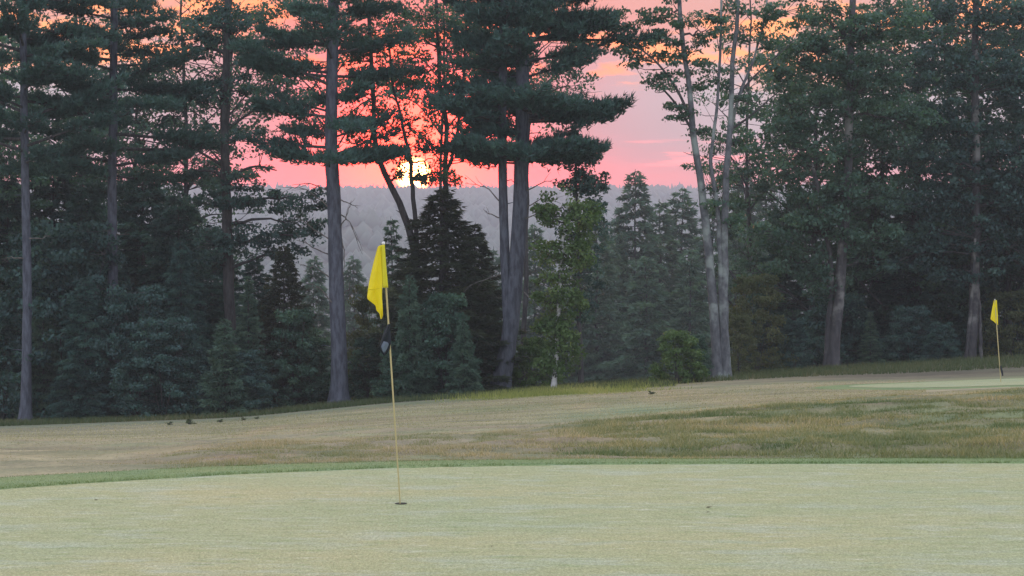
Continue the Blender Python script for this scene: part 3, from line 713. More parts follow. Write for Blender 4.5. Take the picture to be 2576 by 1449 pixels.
pine('pine_tree', 'twin-stemmed pine with curved thick base and flat spreading boughs, right of the sun',
     [[(1257, 978), (1272, 905), (1288, 790), (1302, 620), (1311, 440), (1314, 250), (1314, 80), (1318, -200)],
      [(1278, 820), (1270, 640), (1265, 450), (1264, 250), (1268, 80), (1272, -200)]], 65,
     [(0.29, 0.19), (0.16, 0.12)], 400, -200, lambda f: 2.3 - 0.2 * f, GP, step=0.22, dens=1.0, skip=twin_skip,
     explicit=[(1305, 400, 0, 2.9, 0.05, 1.3), (1305, 405, 20, 2.7, 0.04, 1.3), (1305, 400, -22, 2.7, 0.04, 1.3), (1300, 405, 180, 1.9, 0.05, 1.3), (1300, 400, 160, 2.0, 0.05, 1.3), (1300, 400, 200, 2.0, 0.05, 1.3), (1305, 395, 50, 2.4, 0.05, 1.3), (1305, 395, -50, 2.4, 0.05, 1.3), (1305, 395, -90, 2.2, 0.05, 1.2),
               (1308, 300, 0, 3.4, 0.02, 1.3), (1308, 295, -16, 3.3, 0.03, 1.3), (1308, 290, 14, 3.2, 0.03, 1.3), (1308, 285, -45, 2.6, 0.03, 1.2),
               (1262, 290, 180, 2.3, 0.1, 1.3), (1262, 285, 200, 2.2, 0.1, 1.3),
               (1310, 200, -5, 2.4, 0.30, 1.0), (1312, 160, 5, 2.6, 0.22, 1.0), (1313, 110, 0, 2.9, 0.12, 1.2), (1314, 60, -10, 3.0, 0.0, 1.1), (1314, 20, 0, 4.2, 0.20, 1.0), (1312, 90, 0, 4.6, -0.02, 0.8)],
     dead=[[(1325, 218), (1420, 222), (1500, 245)], [(1325, 285), (1365, 292), (1390, 322)], [(1325, 480), (1365, 462), (1398, 450)], [(1325, 520), (1370, 500), (1410, 512)], [(1322, 550), (1365, 535), (1400, 555)],
           [(1318, 735), (1345, 760), (1380, 792)], [(1255, 505), (1220, 470), (1170, 462)], [(1255, 548), (1232, 536), (1220, 530)], [(1258, 690), (1215, 705), (1165, 728)]])

# ------------------------------------------------------------------ broadleaf trees of the front line
GB = 'broadleaf trees along the tree line'
leafy('oak_tree', 'dark oak with fine twiggy crown between the second pine and the big straight pine', 'tree', GB, 69,
      [[(585, 1040), (580, 850), (572, 600), (567, 420), (566, 250), (572, 100), (575, -120)]], [(0.22, 0.10)],
      [(480, 120, 80, 60, .8), (560, 60, 110, 60, .9), (640, 130, 70, 60, .8), (500, 240, 80, 60, .8), (610, 230, 60, 50, .7), (520, 350, 70, 50, .6), (640, 340, 60, 45, .5), (470, 430, 60, 40, .6), (610, 440, 70, 35, .6),
       (560, 500, 110, 50, 1), (700, 500, 100, 40, .8), (740, 560, 80, 40, .9), (785, 500, 40, 35, 1), (790, 590, 30, 45, 1), (720, 640, 60, 35, .8), (660, 610, 90, 60, 1), (540, 620, 80, 60, 1)],
      mat='leaf_dark', per_m2=5.2, nleaf=62, cr=0.36, flat=0.45, extra=[([(566, 330), (620, 290), (680, 250)], (0.06, 0.02)), ([(566, 420), (500, 380), (450, 350)], (0.06, 0.02)), ([(568, 450), (640, 420), (700, 430)], (0.06, 0.02))])
leafy('maple_tree', 'slender tree leaning left with thin forked stems beside the sun', 'tree', GB, 67,
      [[(1075, 990), (1055, 760), (1036, 600), (1000, 500), (962, 425), (945, 360), (938, 220), (930, 60), (925, -120)], [(1062, 800), (1046, 580), (1036, 470), (1032, 400), (1015, 330), (1003, 270), (985, 200), (975, 60)]], [(0.15, 0.05), (0.09, 0.03)],
      [(950, 110, 70, 60, .9), (1000, 60, 70, 50, .9), (925, 210, 50, 50, .8), (960, 300, 60, 40, .8), (900, 150, 50, 60, .7), (1030, 150, 45, 40, .8), (890, 290, 40, 40, .7), (1000, 200, 40, 40, .5), (940, 20, 80, 40, .9), (1060, 330, 40, 40, .5), (1085, 400, 45, 28, 1), (1030, 402, 45, 16, 1.2), (1000, 440, 16, 10, 1), (1062, 446, 14, 12, .8), (1115, 440, 24, 26, 1), (1040, 215, 40, 35, .4), (930, 390, 70, 30, .9)],
      mat='leaf', per_m2=5.0, nleaf=48, cr=0.34, flat=0.5, leaf=0.12)
leafy('maple_tree', 'thin forked tree with airy crown just right of the sun', 'tree', GB, 69,
      [[(1122, 990), (1122, 700), (1122, 490), (1119, 420), (1124, 320), (1108, 210), (1100, 60), (1095, -120)], [(1121, 440), (1142, 375), (1162, 250), (1172, 90), (1180, -100)]], [(0.12, 0.05), (0.07, 0.03)],
      [(1100, 60, 80, 60, .8), (1180, 60, 60, 60, .8), (1080, 170, 60, 50, .8), (1170, 190, 60, 50, .8), (1130, 120, 60, 45, .8), (1215, 140, 45, 60, .8), (1150, 260, 60, 35, .6), (1200, 290, 50, 40, .8), (1225, 370, 40, 30, .8), (1060, 100, 50, 50, .7), (1090, 280, 40, 35, .5), (1190, 380, 40, 30, .7), (1150, 440, 50, 25, .7), (1092, 450, 22, 18, 1.2)],
      mat='leaf', per_m2=5.0, nleaf=46, cr=0.34, flat=0.5, leaf=0.12,
      extra=[([(1124, 320), (1080, 240), (1050, 180)], (0.03, 0.01)), ([(1162, 250), (1200, 180), (1225, 120)], (0.03, 0.01))])
leafy('birch_tree', 'slim white-barked birch with yellow-green leaves right of the twin pine', 'tree', GB, 63,
      [[(1392, 952), (1402, 850), (1405, 760), (1411, 690), (1416, 610), (1424, 530), (1432, 480)]], [(0.075, 0.03)],
      [(1400, 520, 50, 55, .9), (1470, 550, 55, 60, 1), (1390, 620, 50, 50, .9), (1460, 640, 55, 45, 1), (1375, 720, 40, 50, .9), (1450, 750, 45, 50, 1), (1390, 820, 45, 50, 1.3), (1430, 850, 40, 50, 1.2), (1395, 905, 50, 40, 1.6), (1405, 760, 25, 40, 1.2), (1412, 690, 22, 30, 1)],
      mat='leaf_light', per_m2=7.5, nleaf=66, cr=0.30, flat=0.7, leaf=0.125, bark='bark_birch', sides=8)
leafy('ash_tree', 'slim dark-leaved tree rising behind the birch', 'tree', GB, 66,
      [[(1462, 958), (1458, 800), (1456, 620), (1450, 480), (1448, 340), (1450, 310)]], [(0.08, 0.03)],
      [(1450, 350, 30, 35, 1), (1475, 405, 50, 40, 1), (1490, 470, 48, 50, 1), (1435, 480, 40, 45, 1), (1505, 560, 38, 60, 1), (1450, 560, 40, 50, .9), (1495, 660, 35, 60, .9), (1470, 780, 40, 60, .8)],
      mat='leaf_dark', per_m2=6.5, nleaf=56, cr=0.30, flat=0.7, leaf=0.13, sides=8)
leafy('maple_tree', 'many-stemmed maple with pale lichened trunks right of the misty gap', 'tree', GB, 65,
      [[(1806, 948), (1800, 850), (1790, 720), (1776, 580), (1764, 460), (1744, 340), (1736, 240), (1716, 100), (1700, -120)],
       [(1822, 946), (1816, 800), (1812, 640), (1800, 500), (1786, 400), (1795, 330), (1806, 180), (1815, -100)],
       [(1826, 946), (1822, 800), (1822, 620), (1824, 460), (1834, 330), (1838, 200), (1850, 60), (1860, -120)],
       [(1838, 330), (1858, 240), (1890, 165), (1920, 60), (1940, -80)]], [(0.18, 0.06), (0.10, 0.035), (0.15, 0.05), (0.06, 0.025)],
      [(1570, 60, 45, 35, 1), (1590, 130, 50, 40, 1), (1650, 200, 45, 35, .9), (1700, 275, 45, 40, .9), (1640, 110, 60, 40, .8), (1720, 150, 60, 50, .8), (1680, 40, 80, 45, .7), (1780, 80, 80, 60, .6), (1790, 200, 60, 45, .6), (1870, 40, 70, 40, .7),
       (1980, 30, 80, 35, .8), (1900, 100, 55, 40, .6), (1860, 250, 50, 40, .7), (1760, 330, 35, 25, .7), (1810, 470, 30, 25, .4), (1860, 350, 40, 30, .6), (1800, 520, 40, 30, .5), (1850, 560, 35, 20, .5)],
      mat='leaf', per_m2=6.0, nleaf=60, cr=0.36, flat=0.38, leaf=0.13, bark='bark_maple', sides=12,
      extra=[([(1736, 300), (1700, 225), (1640, 150), (1560, 100)], (0.055, 0.02)), ([(1742, 330), (1700, 260), (1660, 215), (1630, 205)], (0.05, 0.015)), ([(1834, 330), (1890, 290), (1960, 230)], (0.05, 0.02)), ([(1850, 250), (1900, 190), (1990, 110)], (0.05, 0.015)), ([(1786, 400), (1812, 370), (1818, 330)], (0.03, 0.01)), ([(1762, 392), (1735, 390), (1716, 384)], (0.018, 0.006))])
leafy('oak_tree', 'large leafy oak with two pale leaning stems, right of the maple', 'tree', GB, 71,
      [[(2092, 925), (2106, 800), (2118, 660), (2130, 480), (2136, 260), (2142, 60), (2146, -150)], [(2078, 926), (2084, 830), (2094, 700), (2070, 520), (2040, 400), (2000, 300)]], [(0.22, 0.10), (0.12, 0.05)],
      [(2080, 60, 130, 60, .8), (2220, 60, 120, 70, 1), (2020, 130, 90, 60, 1), (2160, 180, 130, 80, 1.1), (1960, 200, 60, 50, .8), (2060, 270, 120, 60, 1), (1960, 330, 80, 50, 1), (2080, 380, 110, 50, .8), (2250, 300, 110, 80, 1), (1990, 420, 70, 35, .8),
       (2150, 480, 110, 60, 1.1), (2050, 540, 110, 60, 1), (1960, 590, 90, 50, .8), (2170, 600, 90, 60, 1.1), (2010, 660, 90, 50, .9), (2070, 720, 70, 50, .8)],
      mat='leaf', per_m2=4.6, nleaf=70, cr=0.42, flat=0.5, leaf=0.15, bark='bark_patch')
leafy('oak_tree', 'large dark oak with patchy bark behind the far flagstick at the right edge', 'tree', GB, 74,
      [[(2440, 900), (2450, 780), (2455, 600), (2455, 400), (2450, 200), (2452, 0), (2455, -150)], [(2425, 902), (2440, 760), (2445, 600)], [(2470, 900), (2466, 780), (2458, 640)]], [(0.20, 0.10), (0.08, 0.05), (0.08, 0.05)],
      [(2380, 40, 120, 60, .9), (2520, 60, 100, 70, .9), (2350, 170, 120, 70, 1.1), (2480, 180, 110, 60, .8), (2570, 230, 90, 70, .8), (2350, 290, 110, 60, 1), (2440, 330, 90, 50, .8), (2560, 380, 80, 60, 1), (2340, 400, 100, 60, 1.1), (2450, 450, 120, 60, 1.2),
       (2560, 500, 90, 60, 1.2), (2330, 520, 110, 60, 1.2), (2420, 580, 110, 55, 1.1), (2540, 620, 90, 50, 1), (2300, 640, 100, 50, 1), (2420, 680, 90, 40, .7)],
      mat='leaf_dark', per_m2=4.6, nleaf=70, cr=0.42, flat=0.5, leaf=0.15, bark='bark_patch')

# ------------------------------------------------------------------ copies: conifers, saplings, bushes
T_hem = conifer_mesh(12, 3.3, 1, 150, 'hemlock', 1.0, (0.26, 0.085), 0.28, 0.16, 0.8)
T_hem2 = conifer_mesh(12, 3.0, 2, 130, 'hemlock', 1.0, (0.26, 0.085), 0.15, 0.15, 0.9)
T_ced = conifer_mesh(9, 2.5, 3, 170, 'cedar', 1.25, (0.20, 0.065), 0.05, 0.13, 0.7)
T_dark = conifer_mesh(12, 3.6, 4, 170, 'pine', 1.2, (0.25, 0.08), 0.22, 0.16, 0.55)
T_sap = conifer_mesh(4, 1.15, 5, 110, 'hemlock', 1.5, (0.15, 0.05), 0.12, 0.05, 0.85)
B_dark = bush_mesh(5, 2.3, 11, 'leaf_dark', 210, 85, 0.14, 0.42, 0.45, 0.55, 7)
B_mid = bush_mesh(4, 1.6, 12, 'leaf', 140, 75, 0.14, 0.33, 0.55, 0.6, 6)
B_light = bush_mesh(2.2, 1.2, 13, 'leaf_light', 100, 70, 0.12, 0.25, 0.6, 0.5, 6)
B_olive = bush_mesh(5, 2.3, 14, 'leaf_olive', 150, 72, 0.16, 0.40, 0.5, 0.5, 6)

GC = 'dark conifers standing behind the front trees'
for px, top, D, w, lb in [
    (20, 440, 74, 1.0, 'dark conifer behind the thin trunk at the left edge'),
    (135, 380, 78, 1.1, 'dark conifer filling the gap right of the leftmost pine trunk'),
    (215, 470, 72, 0.9, 'dark conifer just left of the second pine trunk'),
    (360, 430, 76, 1.1, 'dark conifer just right of the second pine trunk'),
    (450, 480, 73, 1.0, 'dark conifer midway between second pine and dark oak'),
    (530, 560, 75, 1.0, 'dark conifer close behind the dark oak trunk, on its left'),
    (640, 640, 72, 0.8, 'dark conifer low behind the oak, on its right')]:
    place(T_dark, 'conifer_tree', lb, 'tree', GC, px, top, D, w)
place(T_ced, 'cedar_tree', 'dark brown-green cedar standing behind the near flagstick below the sun', 'tree', None, 1112, 472, 66.5, 1.55)
place(T_ced, 'cedar_tree', 'shorter dark cedar between the flagstick cedar and the twin pine', 'tree', None, 1195, 560, 68.5, 1.1)
place(T_ced, 'cedar_tree', 'dark ragged cedar left of the big straight pine trunk', 'tree', None, 715, 615, 67, 1.0)
place(T_hem2, 'conifer_tree', 'pale hazy conifer rising left of the dark cedar, behind the yellow flag', 'tree', None, 985, 545, 84, 0.8)
GH = 'hazy conifers on the slope beyond the gap'
for k, (px, top, D, w, lb) in enumerate([
    (1598, 425, 98, 0.85, 'tallest hazy conifer with pointed top in the misty gap'),
    (1500, 500, 92, 0.9, 'hazy conifer touching the right side of the birch crown'),
    (1545, 560, 104, 1.0, 'hazy conifer in the gap, left of the tallest pointed one'),
    (1660, 500, 100, 1.0, 'hazy conifer in the gap, right of the tallest pointed one'),
    (1715, 470, 106, 0.9, 'hazy conifer close left of the maple stems'),
    (1795, 490, 97, 1.0, 'hazy conifer directly behind the maple stems'),
    (1872, 405, 108, 0.8, 'pointed hazy conifer just right of the maple stems'),
    (1925, 420, 112, 0.9, 'hazy conifer between maple and large leafy oak'),
    (1345, 560, 95, 0.8, 'hazy conifer between the twin pine and the birch'),
    (1240, 620, 100, 0.9, 'hazy conifer behind the foot of the twin pine'),
    (1625, 640, 86, 1.0, 'nearer hazy conifer low in the middle of the gap'),
    (1735, 620, 88, 1.0, 'nearer hazy conifer low behind the bright bush'),
    (890, 640, 104, 0.8, 'faint grey conifer right of the big straight pine trunk'),
    (1850, 560, 90, 0.9, 'lower hazy conifer right behind the maple foot'),
    (790, 640, 88, 0.8, 'faint conifer just left of the big straight pine trunk'),
    (1450, 650, 92, 1.0, 'hazy conifer behind the birch trunk')]):
    place(T_hem if k % 2 == 0 else T_hem2, 'conifer_tree', lb, 'tree', GH, px, top, D * 1.5, w * 1.05)
T_lace = tree_mesh(15, 3.0, 4.0, 31, 'leaf', 210, 46, 0.13, 0.42, 0.45, 0.12)
T_full = tree_mesh(15, 3.8, 2.5, 32, 'leaf_dark', 280, 62, 0.17, 0.5, 0.45, 0.18)
T_full2 = tree_mesh(15, 3.6, 2.5, 33, 'leaf', 260, 62, 0.17, 0.5, 0.45, 0.18)
T_high = tree_mesh(15, 2.8, 9.6, 34, 'leaf', 130, 46, 0.13, 0.40, 0.45, 0.10)
GK = 'broadleaf trees standing behind the front row'
for tm, px, top, D, w, lb in [
    (T_high, 1312, -90, 84, 0.95, 'lacy tree directly behind the twin pine stems'),
    (T_high, 838, -80, 82, 1.0, 'lacy tree directly behind the big straight pine trunk'), (T_high, 588, -60, 83, 1.0, 'lacy tree directly behind the dark oak trunk'), (T_high, 1120, -70, 86, 0.85, 'lacy tree directly behind the thin forked tree'),
    (T_lace, 440, -60, 82, 1.0, 'lacy tree behind, between second pine and dark oak'), 
    (T_lace, 1900, -40, 88, 0.8, 'lacy tree behind the right-hand maple stem'),
    (T_full2, 2050, 20, 81, 1.0, 'full broadleaf tree behind the left side of the large leafy oak'), (T_lace, 2190, -80, 83, 1.1, 'lacy broadleaf tree right behind the large leafy oak'),
    (T_full2, 2310, -60, 80, 1.05, 'full broadleaf tree midway between the two large oaks'), (T_full, 2420, -90, 84, 1.05, 'full dark broadleaf tree behind the patchy oak'),
    (T_lace, 2540, -60, 81, 1.05, 'lacy broadleaf tree at the right edge'), (T_full, 2640, -60, 78, 1.0, 'dark broadleaf tree cut by the right edge'),
    (T_lace, 30, -60, 82, 1.0, 'lacy broadleaf tree behind the leftmost pine'), (T_lace, 175, -60, 80, 1.1, 'lacy broadleaf tree behind, between the two leftmost pines'),
    (T_full, 2790, -40, 76, 1.0, 'dark broadleaf tree just beyond the right edge of the view'), (T_full2, 2960, -60, 74, 1.05, 'second broadleaf tree beyond the right edge of the view'),
    (T_full, 3140, -40, 72, 1.1, 'farthest broadleaf tree beyond the right edge of the view'), (T_full2, -130, -50, 74, 1.0, 'broadleaf tree just beyond the left edge of the view'),
    (T_full, -300, -60, 70, 1.05, 'farther broadleaf tree beyond the left edge of the view'),
    (T_full, 350, 120, 84, 0.9, 'dark broadleaf tree behind the second pine, on its right')]:
    if w: place(tm, 'broadleaf_tree', lb, 'tree', GK, px, top, D, w)
GR = 'dark trees closing the wood at the right'
for k, (px, top, D, w, lb) in enumerate([
    (2010, 470, 84, 1.0, 'dark conifer behind the left side of the large leafy oak'),
    (2200, 480, 82, 1.2, 'dark conifer between the two large oaks, nearer the left one'),
    (2310, 500, 80, 1.2, 'dark conifer between the two large oaks, nearer the right one'),
    (2400, 470, 84, 1.1, 'dark conifer behind the patchy oak trunk'),
    (2530, 440, 83, 1.2, 'dark conifer at the right edge behind the far flag')]):
    place(T_dark, 'conifer_tree', lb, 'tree', GR, px, top, D, w)
GU = 'bushes and saplings under the trees'
for tm, px, top, D, w, lb in [
    (B_dark, 5, 800, 69, 1.0, 'dark bush at the left edge beside the thin pine trunk'),
    (B_dark, 160, 560, 67.6, 0.95, 'tall dark bush right of the leftmost pine trunk'),
    (T_dark, 215, 700, 65, 0.95, 'broad low conifer at the foot of the second pine, left side'),
    (B_dark, 340, 720, 65, 0.85, 'dark bush at the foot of the second pine, right side'),
    (T_hem2, 108, 640, 66.5, 0.75, 'young feathery hemlock right of the leftmost trunk'),
    (B_dark, 410, 800, 63.5, 1.1, 'rounded dark bush in the left thicket, low in front'),
    (T_dark, 455, 600, 66.5, 0.7, 'bushy young conifer left of the oak trunk'),
    (T_hem2, 625, 690, 65.5, 0.9, 'young hemlock right of the oak trunk'),
    (B_dark, 600, 880, 63.6, 1.3, 'low spreading dark bush in front of the oak foot'),
    (B_mid, 740, 780, 66, 0.9, 'grey-green bush under the ragged cedar'),
    (B_mid, 790, 850, 66.2, 1.0, 'green bush touching the big pine trunk on its left'),
    (B_mid, 925, 850, 66.5, 1.0, 'green bush touching the big pine trunk on its right'),
    (B_olive, 950, 720, 72, 0.8, 'hazy olive bush behind the small black pennant'),
    (B_mid, 1120, 740, 64, 0.9, 'rounded grey-green bush right of the near flagstick'),
    (B_mid, 1200, 850, 66.6, 1.0, 'green bush left of the twin pine foot'),
    (B_mid, 1000, 860, 63.8, 1.1, 'low green bush directly behind the near flagstick'),
    (B_light, 1345, 850, 65.8, 0.9, 'yellow-green bush between the twin pine foot and the birch'),
    (B_light, 1705, 832, 63, 1.0, 'bright yellow-green bush left of the maple foot'),
    (B_mid, 1755, 845, 63.6, 0.8, 'darker green bush touching the maple foot'),
    (B_olive, 1905, 690, 70, 0.8, 'tall olive bush right of the maple foot'),
    (B_olive, 1860, 790, 67, 0.7, 'low olive bush close behind the maple foot'),
    (B_dark, 2000, 800, 70, 0.8, 'dark bush left of the leaning pale stems'),
    (T_hem2, 2190, 790, 72, 1.1, 'small hemlock right of the leaning pale stems'),
    (B_dark, 2290, 770, 73, 0.9, 'dark bush midway between the two large oaks'),
    (B_dark, 2370, 810, 71.5, 0.9, 'low dark bush left of the patchy oak trunk'),
    (B_olive, 2545, 730, 75, 0.9, 'olive brown bush at the right edge behind the far flag'),
    (B_dark, 2110, 740, 77, 1.0, 'dark bush behind the leaning pale stems')]:
    con = tm in (T_dark, T_hem2)
    place(tm, 'young_conifer' if con else 'bush', lb, 'tree' if con else 'bush', GU, px, top, D, w)
for px, top, D, w, lb in [
    (1030, 690, 63.6, 0.75, 'slim pale green sapling right behind the near flagstick'),
    (565, 800, 62.9, 1.1, 'young pale fir standing out of the left thicket'),
    (1165, 800, 63, 0.9, 'young fir left of the twin pine among bushes')]:
    place(T_sap, 'sapling', lb, 'sapling', 'saplings at the front of the wood', px, top, D, w)

# ------------------------------------------------------------------ far forest on the valley and ridge (reads as one mass)
def far_forest():
    V = []; Fa = []; n = 0; tn = []
    def crowns(xs, ys, hs, ws, q):
        nonlocal n
        for x, y, h, w in zip(xs, ys, hs, ws):
            z = float(G(x, y)); k = q
            th = RNG.uniform(0, 6.28) + np.arange(k) / k * 2 * np.pi
            lv = [(0.0, 0.55), (0.28, 1.0), (0.62, 0.62)] 
            ring = [np.stack([x + w * s * np.cos(th) * RNG.uniform(0.7, 1.25, k), y + w * s * np.sin(th) * RNG.uniform(0.7, 1.25, k), z + h * (f + RNG.uniform(-0.07, 0.07, k))], 1) for f, s in lv]
            V.append(np.concatenate(ring + [np.array([[x, y, z + h]])]))
            j = np.arange(k); jn = (j + 1) % k
            for r in range(2): Fa.append(np.concatenate([np.stack([r * k + j, r * k + jn, (r + 1) * k + jn], 1), np.stack([r * k + j, (r + 1) * k + jn, (r + 1) * k + j], 1)]) + n)
            Fa.append(np.stack([2 * k + j, 2 * k + jn, np.full(k, 3 * k)], 1) + n)
            n += 3 * k + 1; tn.append(np.full(5 * k, RNG.uniform()))
    def spots(m, a, b, wid=0.36):
        D = np.sqrt(RNG.uniform(a * a, b * b, m)); return RNG.uniform(-wid, wid, m) * D, D
    x, y = spots(2200, 860, 1300); crowns(x, y, RNG.uniform(8, 12, 2200), RNG.uniform(4, 7, 2200), 5)
    x, y = spots(4500, 1300, RIDGE_D + 45); crowns(x, y, RNG.uniform(7, 13, 4500), RNG.uniform(4.0, 9.0, 4500), 5)
    x, y = spots(300, RIDGE_D - 50, RIDGE_D + 20); crowns(x, y, RNG.uniform(11, 16.5, 300), RNG.uniform(1.6, 3.2, 300), 5)
    # the nearer slope: crowns made of loose sprays
    xa, ya = spots(1000, 200, 420, 0.34); xb, yb = spots(1300, 420, 900, 0.32); x = np.concatenate([xa, xb]); y = np.concatenate([ya, yb])
    for i in range(2300):
        k = 120 if i < 1000 else 60; sz = 1 if i < 1000 else 2.2; h = RNG.uniform(8, 14); w = RNG.uniform(2.2, 3.6); f = RNG.uniform(0, 1, k) ** 1.2; a = RNG.uniform(0, 6.28, k)
        rr = w * ((1 - f) * 0.95 + 0.06) * RNG.uniform(0.55, 1.15, k); z = float(G(x[i], y[i]))
        P = np.stack([x[i] + rr * np.cos(a), y[i] + rr * np.sin(a), z + h * f], 1); d = np.stack([np.cos(a), np.sin(a), RNG.uniform(-0.5, 0.3, k)], 1) * sz ** 0.6; rr = rr * sz ** 0.3
        sd = unit(RNG.normal(size=(k, 3))); L2 = RNG.uniform(0.5, 1.0, k)[:, None]
        V.append(np.stack([P - sd * 0.26 * sz, P + sd * 0.26 * sz, P + d * L2], 1).reshape(-1, 3)); Fa.append(np.arange(k * 3).reshape(k, 3) + n); n += k * 3; tn.append(np.full(k, RNG.uniform()))
    o = mesh_np('distant_forest', np.concatenate(V), [np.concatenate(Fa)], M['far'], attrs={'tint': np.concatenate(tn)})
    tag(o, 'misty wooded valley and ridge far beyond the tree line', 'forest', kind='stuff')
far_forest()

# ------------------------------------------------------------------ grass blades
def grass(name, label, x, y, h, w, c_mat, lean=0.5, zoff=0.0):
    n = len(x); z = G(x, y) + zoff - 0.005; P = np.stack([x, y, z], 1)
    a = RNG.uniform(0, 2 * np.pi, n); sd = np.stack([np.cos(a), np.sin(a), np.zeros(n)], 1)
    tip = P + np.stack([RNG.normal(0, lean, n) * h, RNG.normal(0, lean, n) * h, h], 1)
    V = np.stack([P - sd * w[:, None] / 2, P + sd * w[:, None] / 2, tip], 1).reshape(-1, 3)
    t = np.clip(0.5 + 0.35 * vnoise(x, y, 0.9, 41) + 0.34 * vnoise(x * 0.16 + y * 0.05, y - x * 0.06, 0.26, 43) + 0.2 * vnoise(x, y, 3, 42) + RNG.normal(0, 0.16, n) - 0.8 * track(col_of(x, y), y), 0, 1)  # blades in the track grooves tinted darker: groove shade put into their colour
    o = mesh_np(name, V, [np.arange(n * 3).reshape(-1, 3)], c_mat, attrs={'tint': t}); tag(o, label, 'grass', kind='stuff')
M['rough'] = foliage_mat('rough_grass', (0.24, 0.27, 0.165), (0.40, 0.345, 0.245), (0.52, 0.43, 0.31), 0.25)
M['rough_r'] = foliage_mat('shaggy_rough_grass', (0.115, 0.175, 0.085), (0.31, 0.30, 0.17), (0.50, 0.40, 0.26), 0.25)
M['tall'] = foliage_mat('tall_pale_grass', (0.20, 0.24, 0.075), (0.30, 0.33, 0.10), (0.40, 0.38, 0.16), 0.25)
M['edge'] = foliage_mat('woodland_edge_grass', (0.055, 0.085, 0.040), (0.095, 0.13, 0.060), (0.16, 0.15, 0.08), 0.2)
M['fringe'] = foliage_mat('collar_grass', (0.14, 0.22, 0.09), (0.21, 0.28, 0.125), (0.27, 0.33, 0.17), 0.2)
def scatter(n, u0, u1, f0, f1):
    u = RNG.uniform(u0, u1, n); a = f0(u); b = f1(u); d = a + (b - a) * RNG.uniform(0, 1, n); return (u * K - 512) / F * d, d, u
E = lambda u: np.interp(u, *EDGE) + np.interp(u, *FRW)
CR = lambda u: np.interp(u, *CREST)
x, y, u = scatter(95000, 150, 1560, lambda u: E(u) + 0.02, lambda u: CR(u) + 0.1)
def thin(x, y, u, p):
    k = RNG.uniform(0, 1, len(u)) < p; return x[k], y[k], u[k]
lo = np.clip((u - 150) / 500, 0, 1); x, y, u = thin(x, y, u, lo * np.clip((CR(u) + 0.1 - y) / 1.2, 0, 1) * np.clip((1540 - u) / 120, 0, 1))
lo = np.clip((u - 150) / 500, 0.3, 1)
cl = 0.6 + 0.8 * np.clip(vnoise(x, y, 0.25, 51), -0.4, 1)
grass('rough_grass', 'short brownish rough grass on the low bank behind the near green', x, y, RNG.uniform(0.022, 0.058, len(x)) * cl * lo, RNG.uniform(0.006, 0.014, len(x)), M['rough'])
x, y, u = scatter(235000, 1380, 3500, lambda u: E(u) + 0.02, lambda u: CR(u) + 0.4)
x, y, u = thin(x, y, u, np.clip((u - 1380) / 160, 0, 1) * np.clip((CR(u) + 0.4 - y) / 1.5, 0, 1))
cl = 0.55 + 0.9 * np.clip(0.7 * vnoise(x, y, 0.28, 52) + 0.7 * vnoise(x * 0.08 + y * 0.02, y + x * 0.10, 0.30, 53), -0.4, 1)
grass('rough_grass', 'shaggy brown and green rough grass on the mound at the right', x, y, RNG.uniform(0.03, 0.085, len(x)) * cl, RNG.uniform(0.007, 0.016, len(x)), M['rough_r'])
x, y, u = scatter(65000, -900, 3500, lambda u: np.interp(u, *EDGE) + 0.01, E)
grass('collar_grass', 'bright green collar grass edging the near green', x, y, RNG.uniform(0.012, 0.03, len(x)), RNG.uniform(0.005, 0.010, len(x)), M['fringe'], zoff=0.02)
x, y, u = scatter(42000, 950, 1900, lambda u: 55.0 + 0 * u, lambda u: 64.5 + 0 * u)
fd = np.exp(-((u - 1420) / 230.0) ** 4) * np.clip((y - 55) / 4, 0, 1) * np.clip(0.55 + 0.8 * vnoise(x, y, 1.6, 61), 0, 1); x, y, u = thin(x, y, u, fd)
grass('tall_grass', 'pale yellow-green tall grass before the misty gap', x, y, RNG.uniform(0.03, 0.24, len(x)) * np.clip((y - 54) / 5, 0.2, 1), RNG.uniform(0.015, 0.035, len(x)), M['tall'], 0.25)
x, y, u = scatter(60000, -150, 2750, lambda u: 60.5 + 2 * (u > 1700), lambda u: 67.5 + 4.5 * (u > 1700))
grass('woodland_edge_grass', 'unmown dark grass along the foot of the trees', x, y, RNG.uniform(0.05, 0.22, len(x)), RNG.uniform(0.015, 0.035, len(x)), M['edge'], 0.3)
M['dew'] = foliage_mat('dewy_blades', (0.30, 0.36, 0.20), (0.44, 0.47, 0.32), (0.66, 0.68, 0.56), 0.25)
x, y, u = scatter(70000, -80, 2660, lambda u: 12.3 + 0 * u, lambda u: np.interp(u, *EDGE) - 0.05)
x, y, u = thin(x, y, u, np.clip(0.55 + 0.7 * vnoise(x * 0.4, y, 0.22, 81), 0.1, 1))
grass('green_grass', 'close-mown dewy grass of the near putting green', x, y, RNG.uniform(0.004, 0.010, len(x)), RNG.uniform(0.003, 0.006, len(x)), M['dew'], 0.8, zoff=0.014)
M['fair'] = foliage_mat('fairway_grass', (0.24, 0.26, 0.15), (0.41, 0.365, 0.245), (0.54, 0.47, 0.34), 0.25)
x, y, u = scatter(150000, -120, 2700, lambda u: np.where(u < 500, E(u) + 0.05, CR(u) - 0.2), lambda u: 57.0 + 0 * u)
x, y, u = thin(x, y, u, np.clip((34 / y) ** 1.0, 0, 1) * np.clip((62 - y) / 14, 0, 1) * np.where((u > 2330) & (y > 40), 0, 1))
grass('fairway_grass', 'short straw-coloured fairway grass beyond the rough bank', x, y, RNG.uniform(0.010, 0.024, len(x)) * (y / 34), RNG.uniform(0.008, 0.016, len(x)) * (y / 30), M['fair'], 0.6)
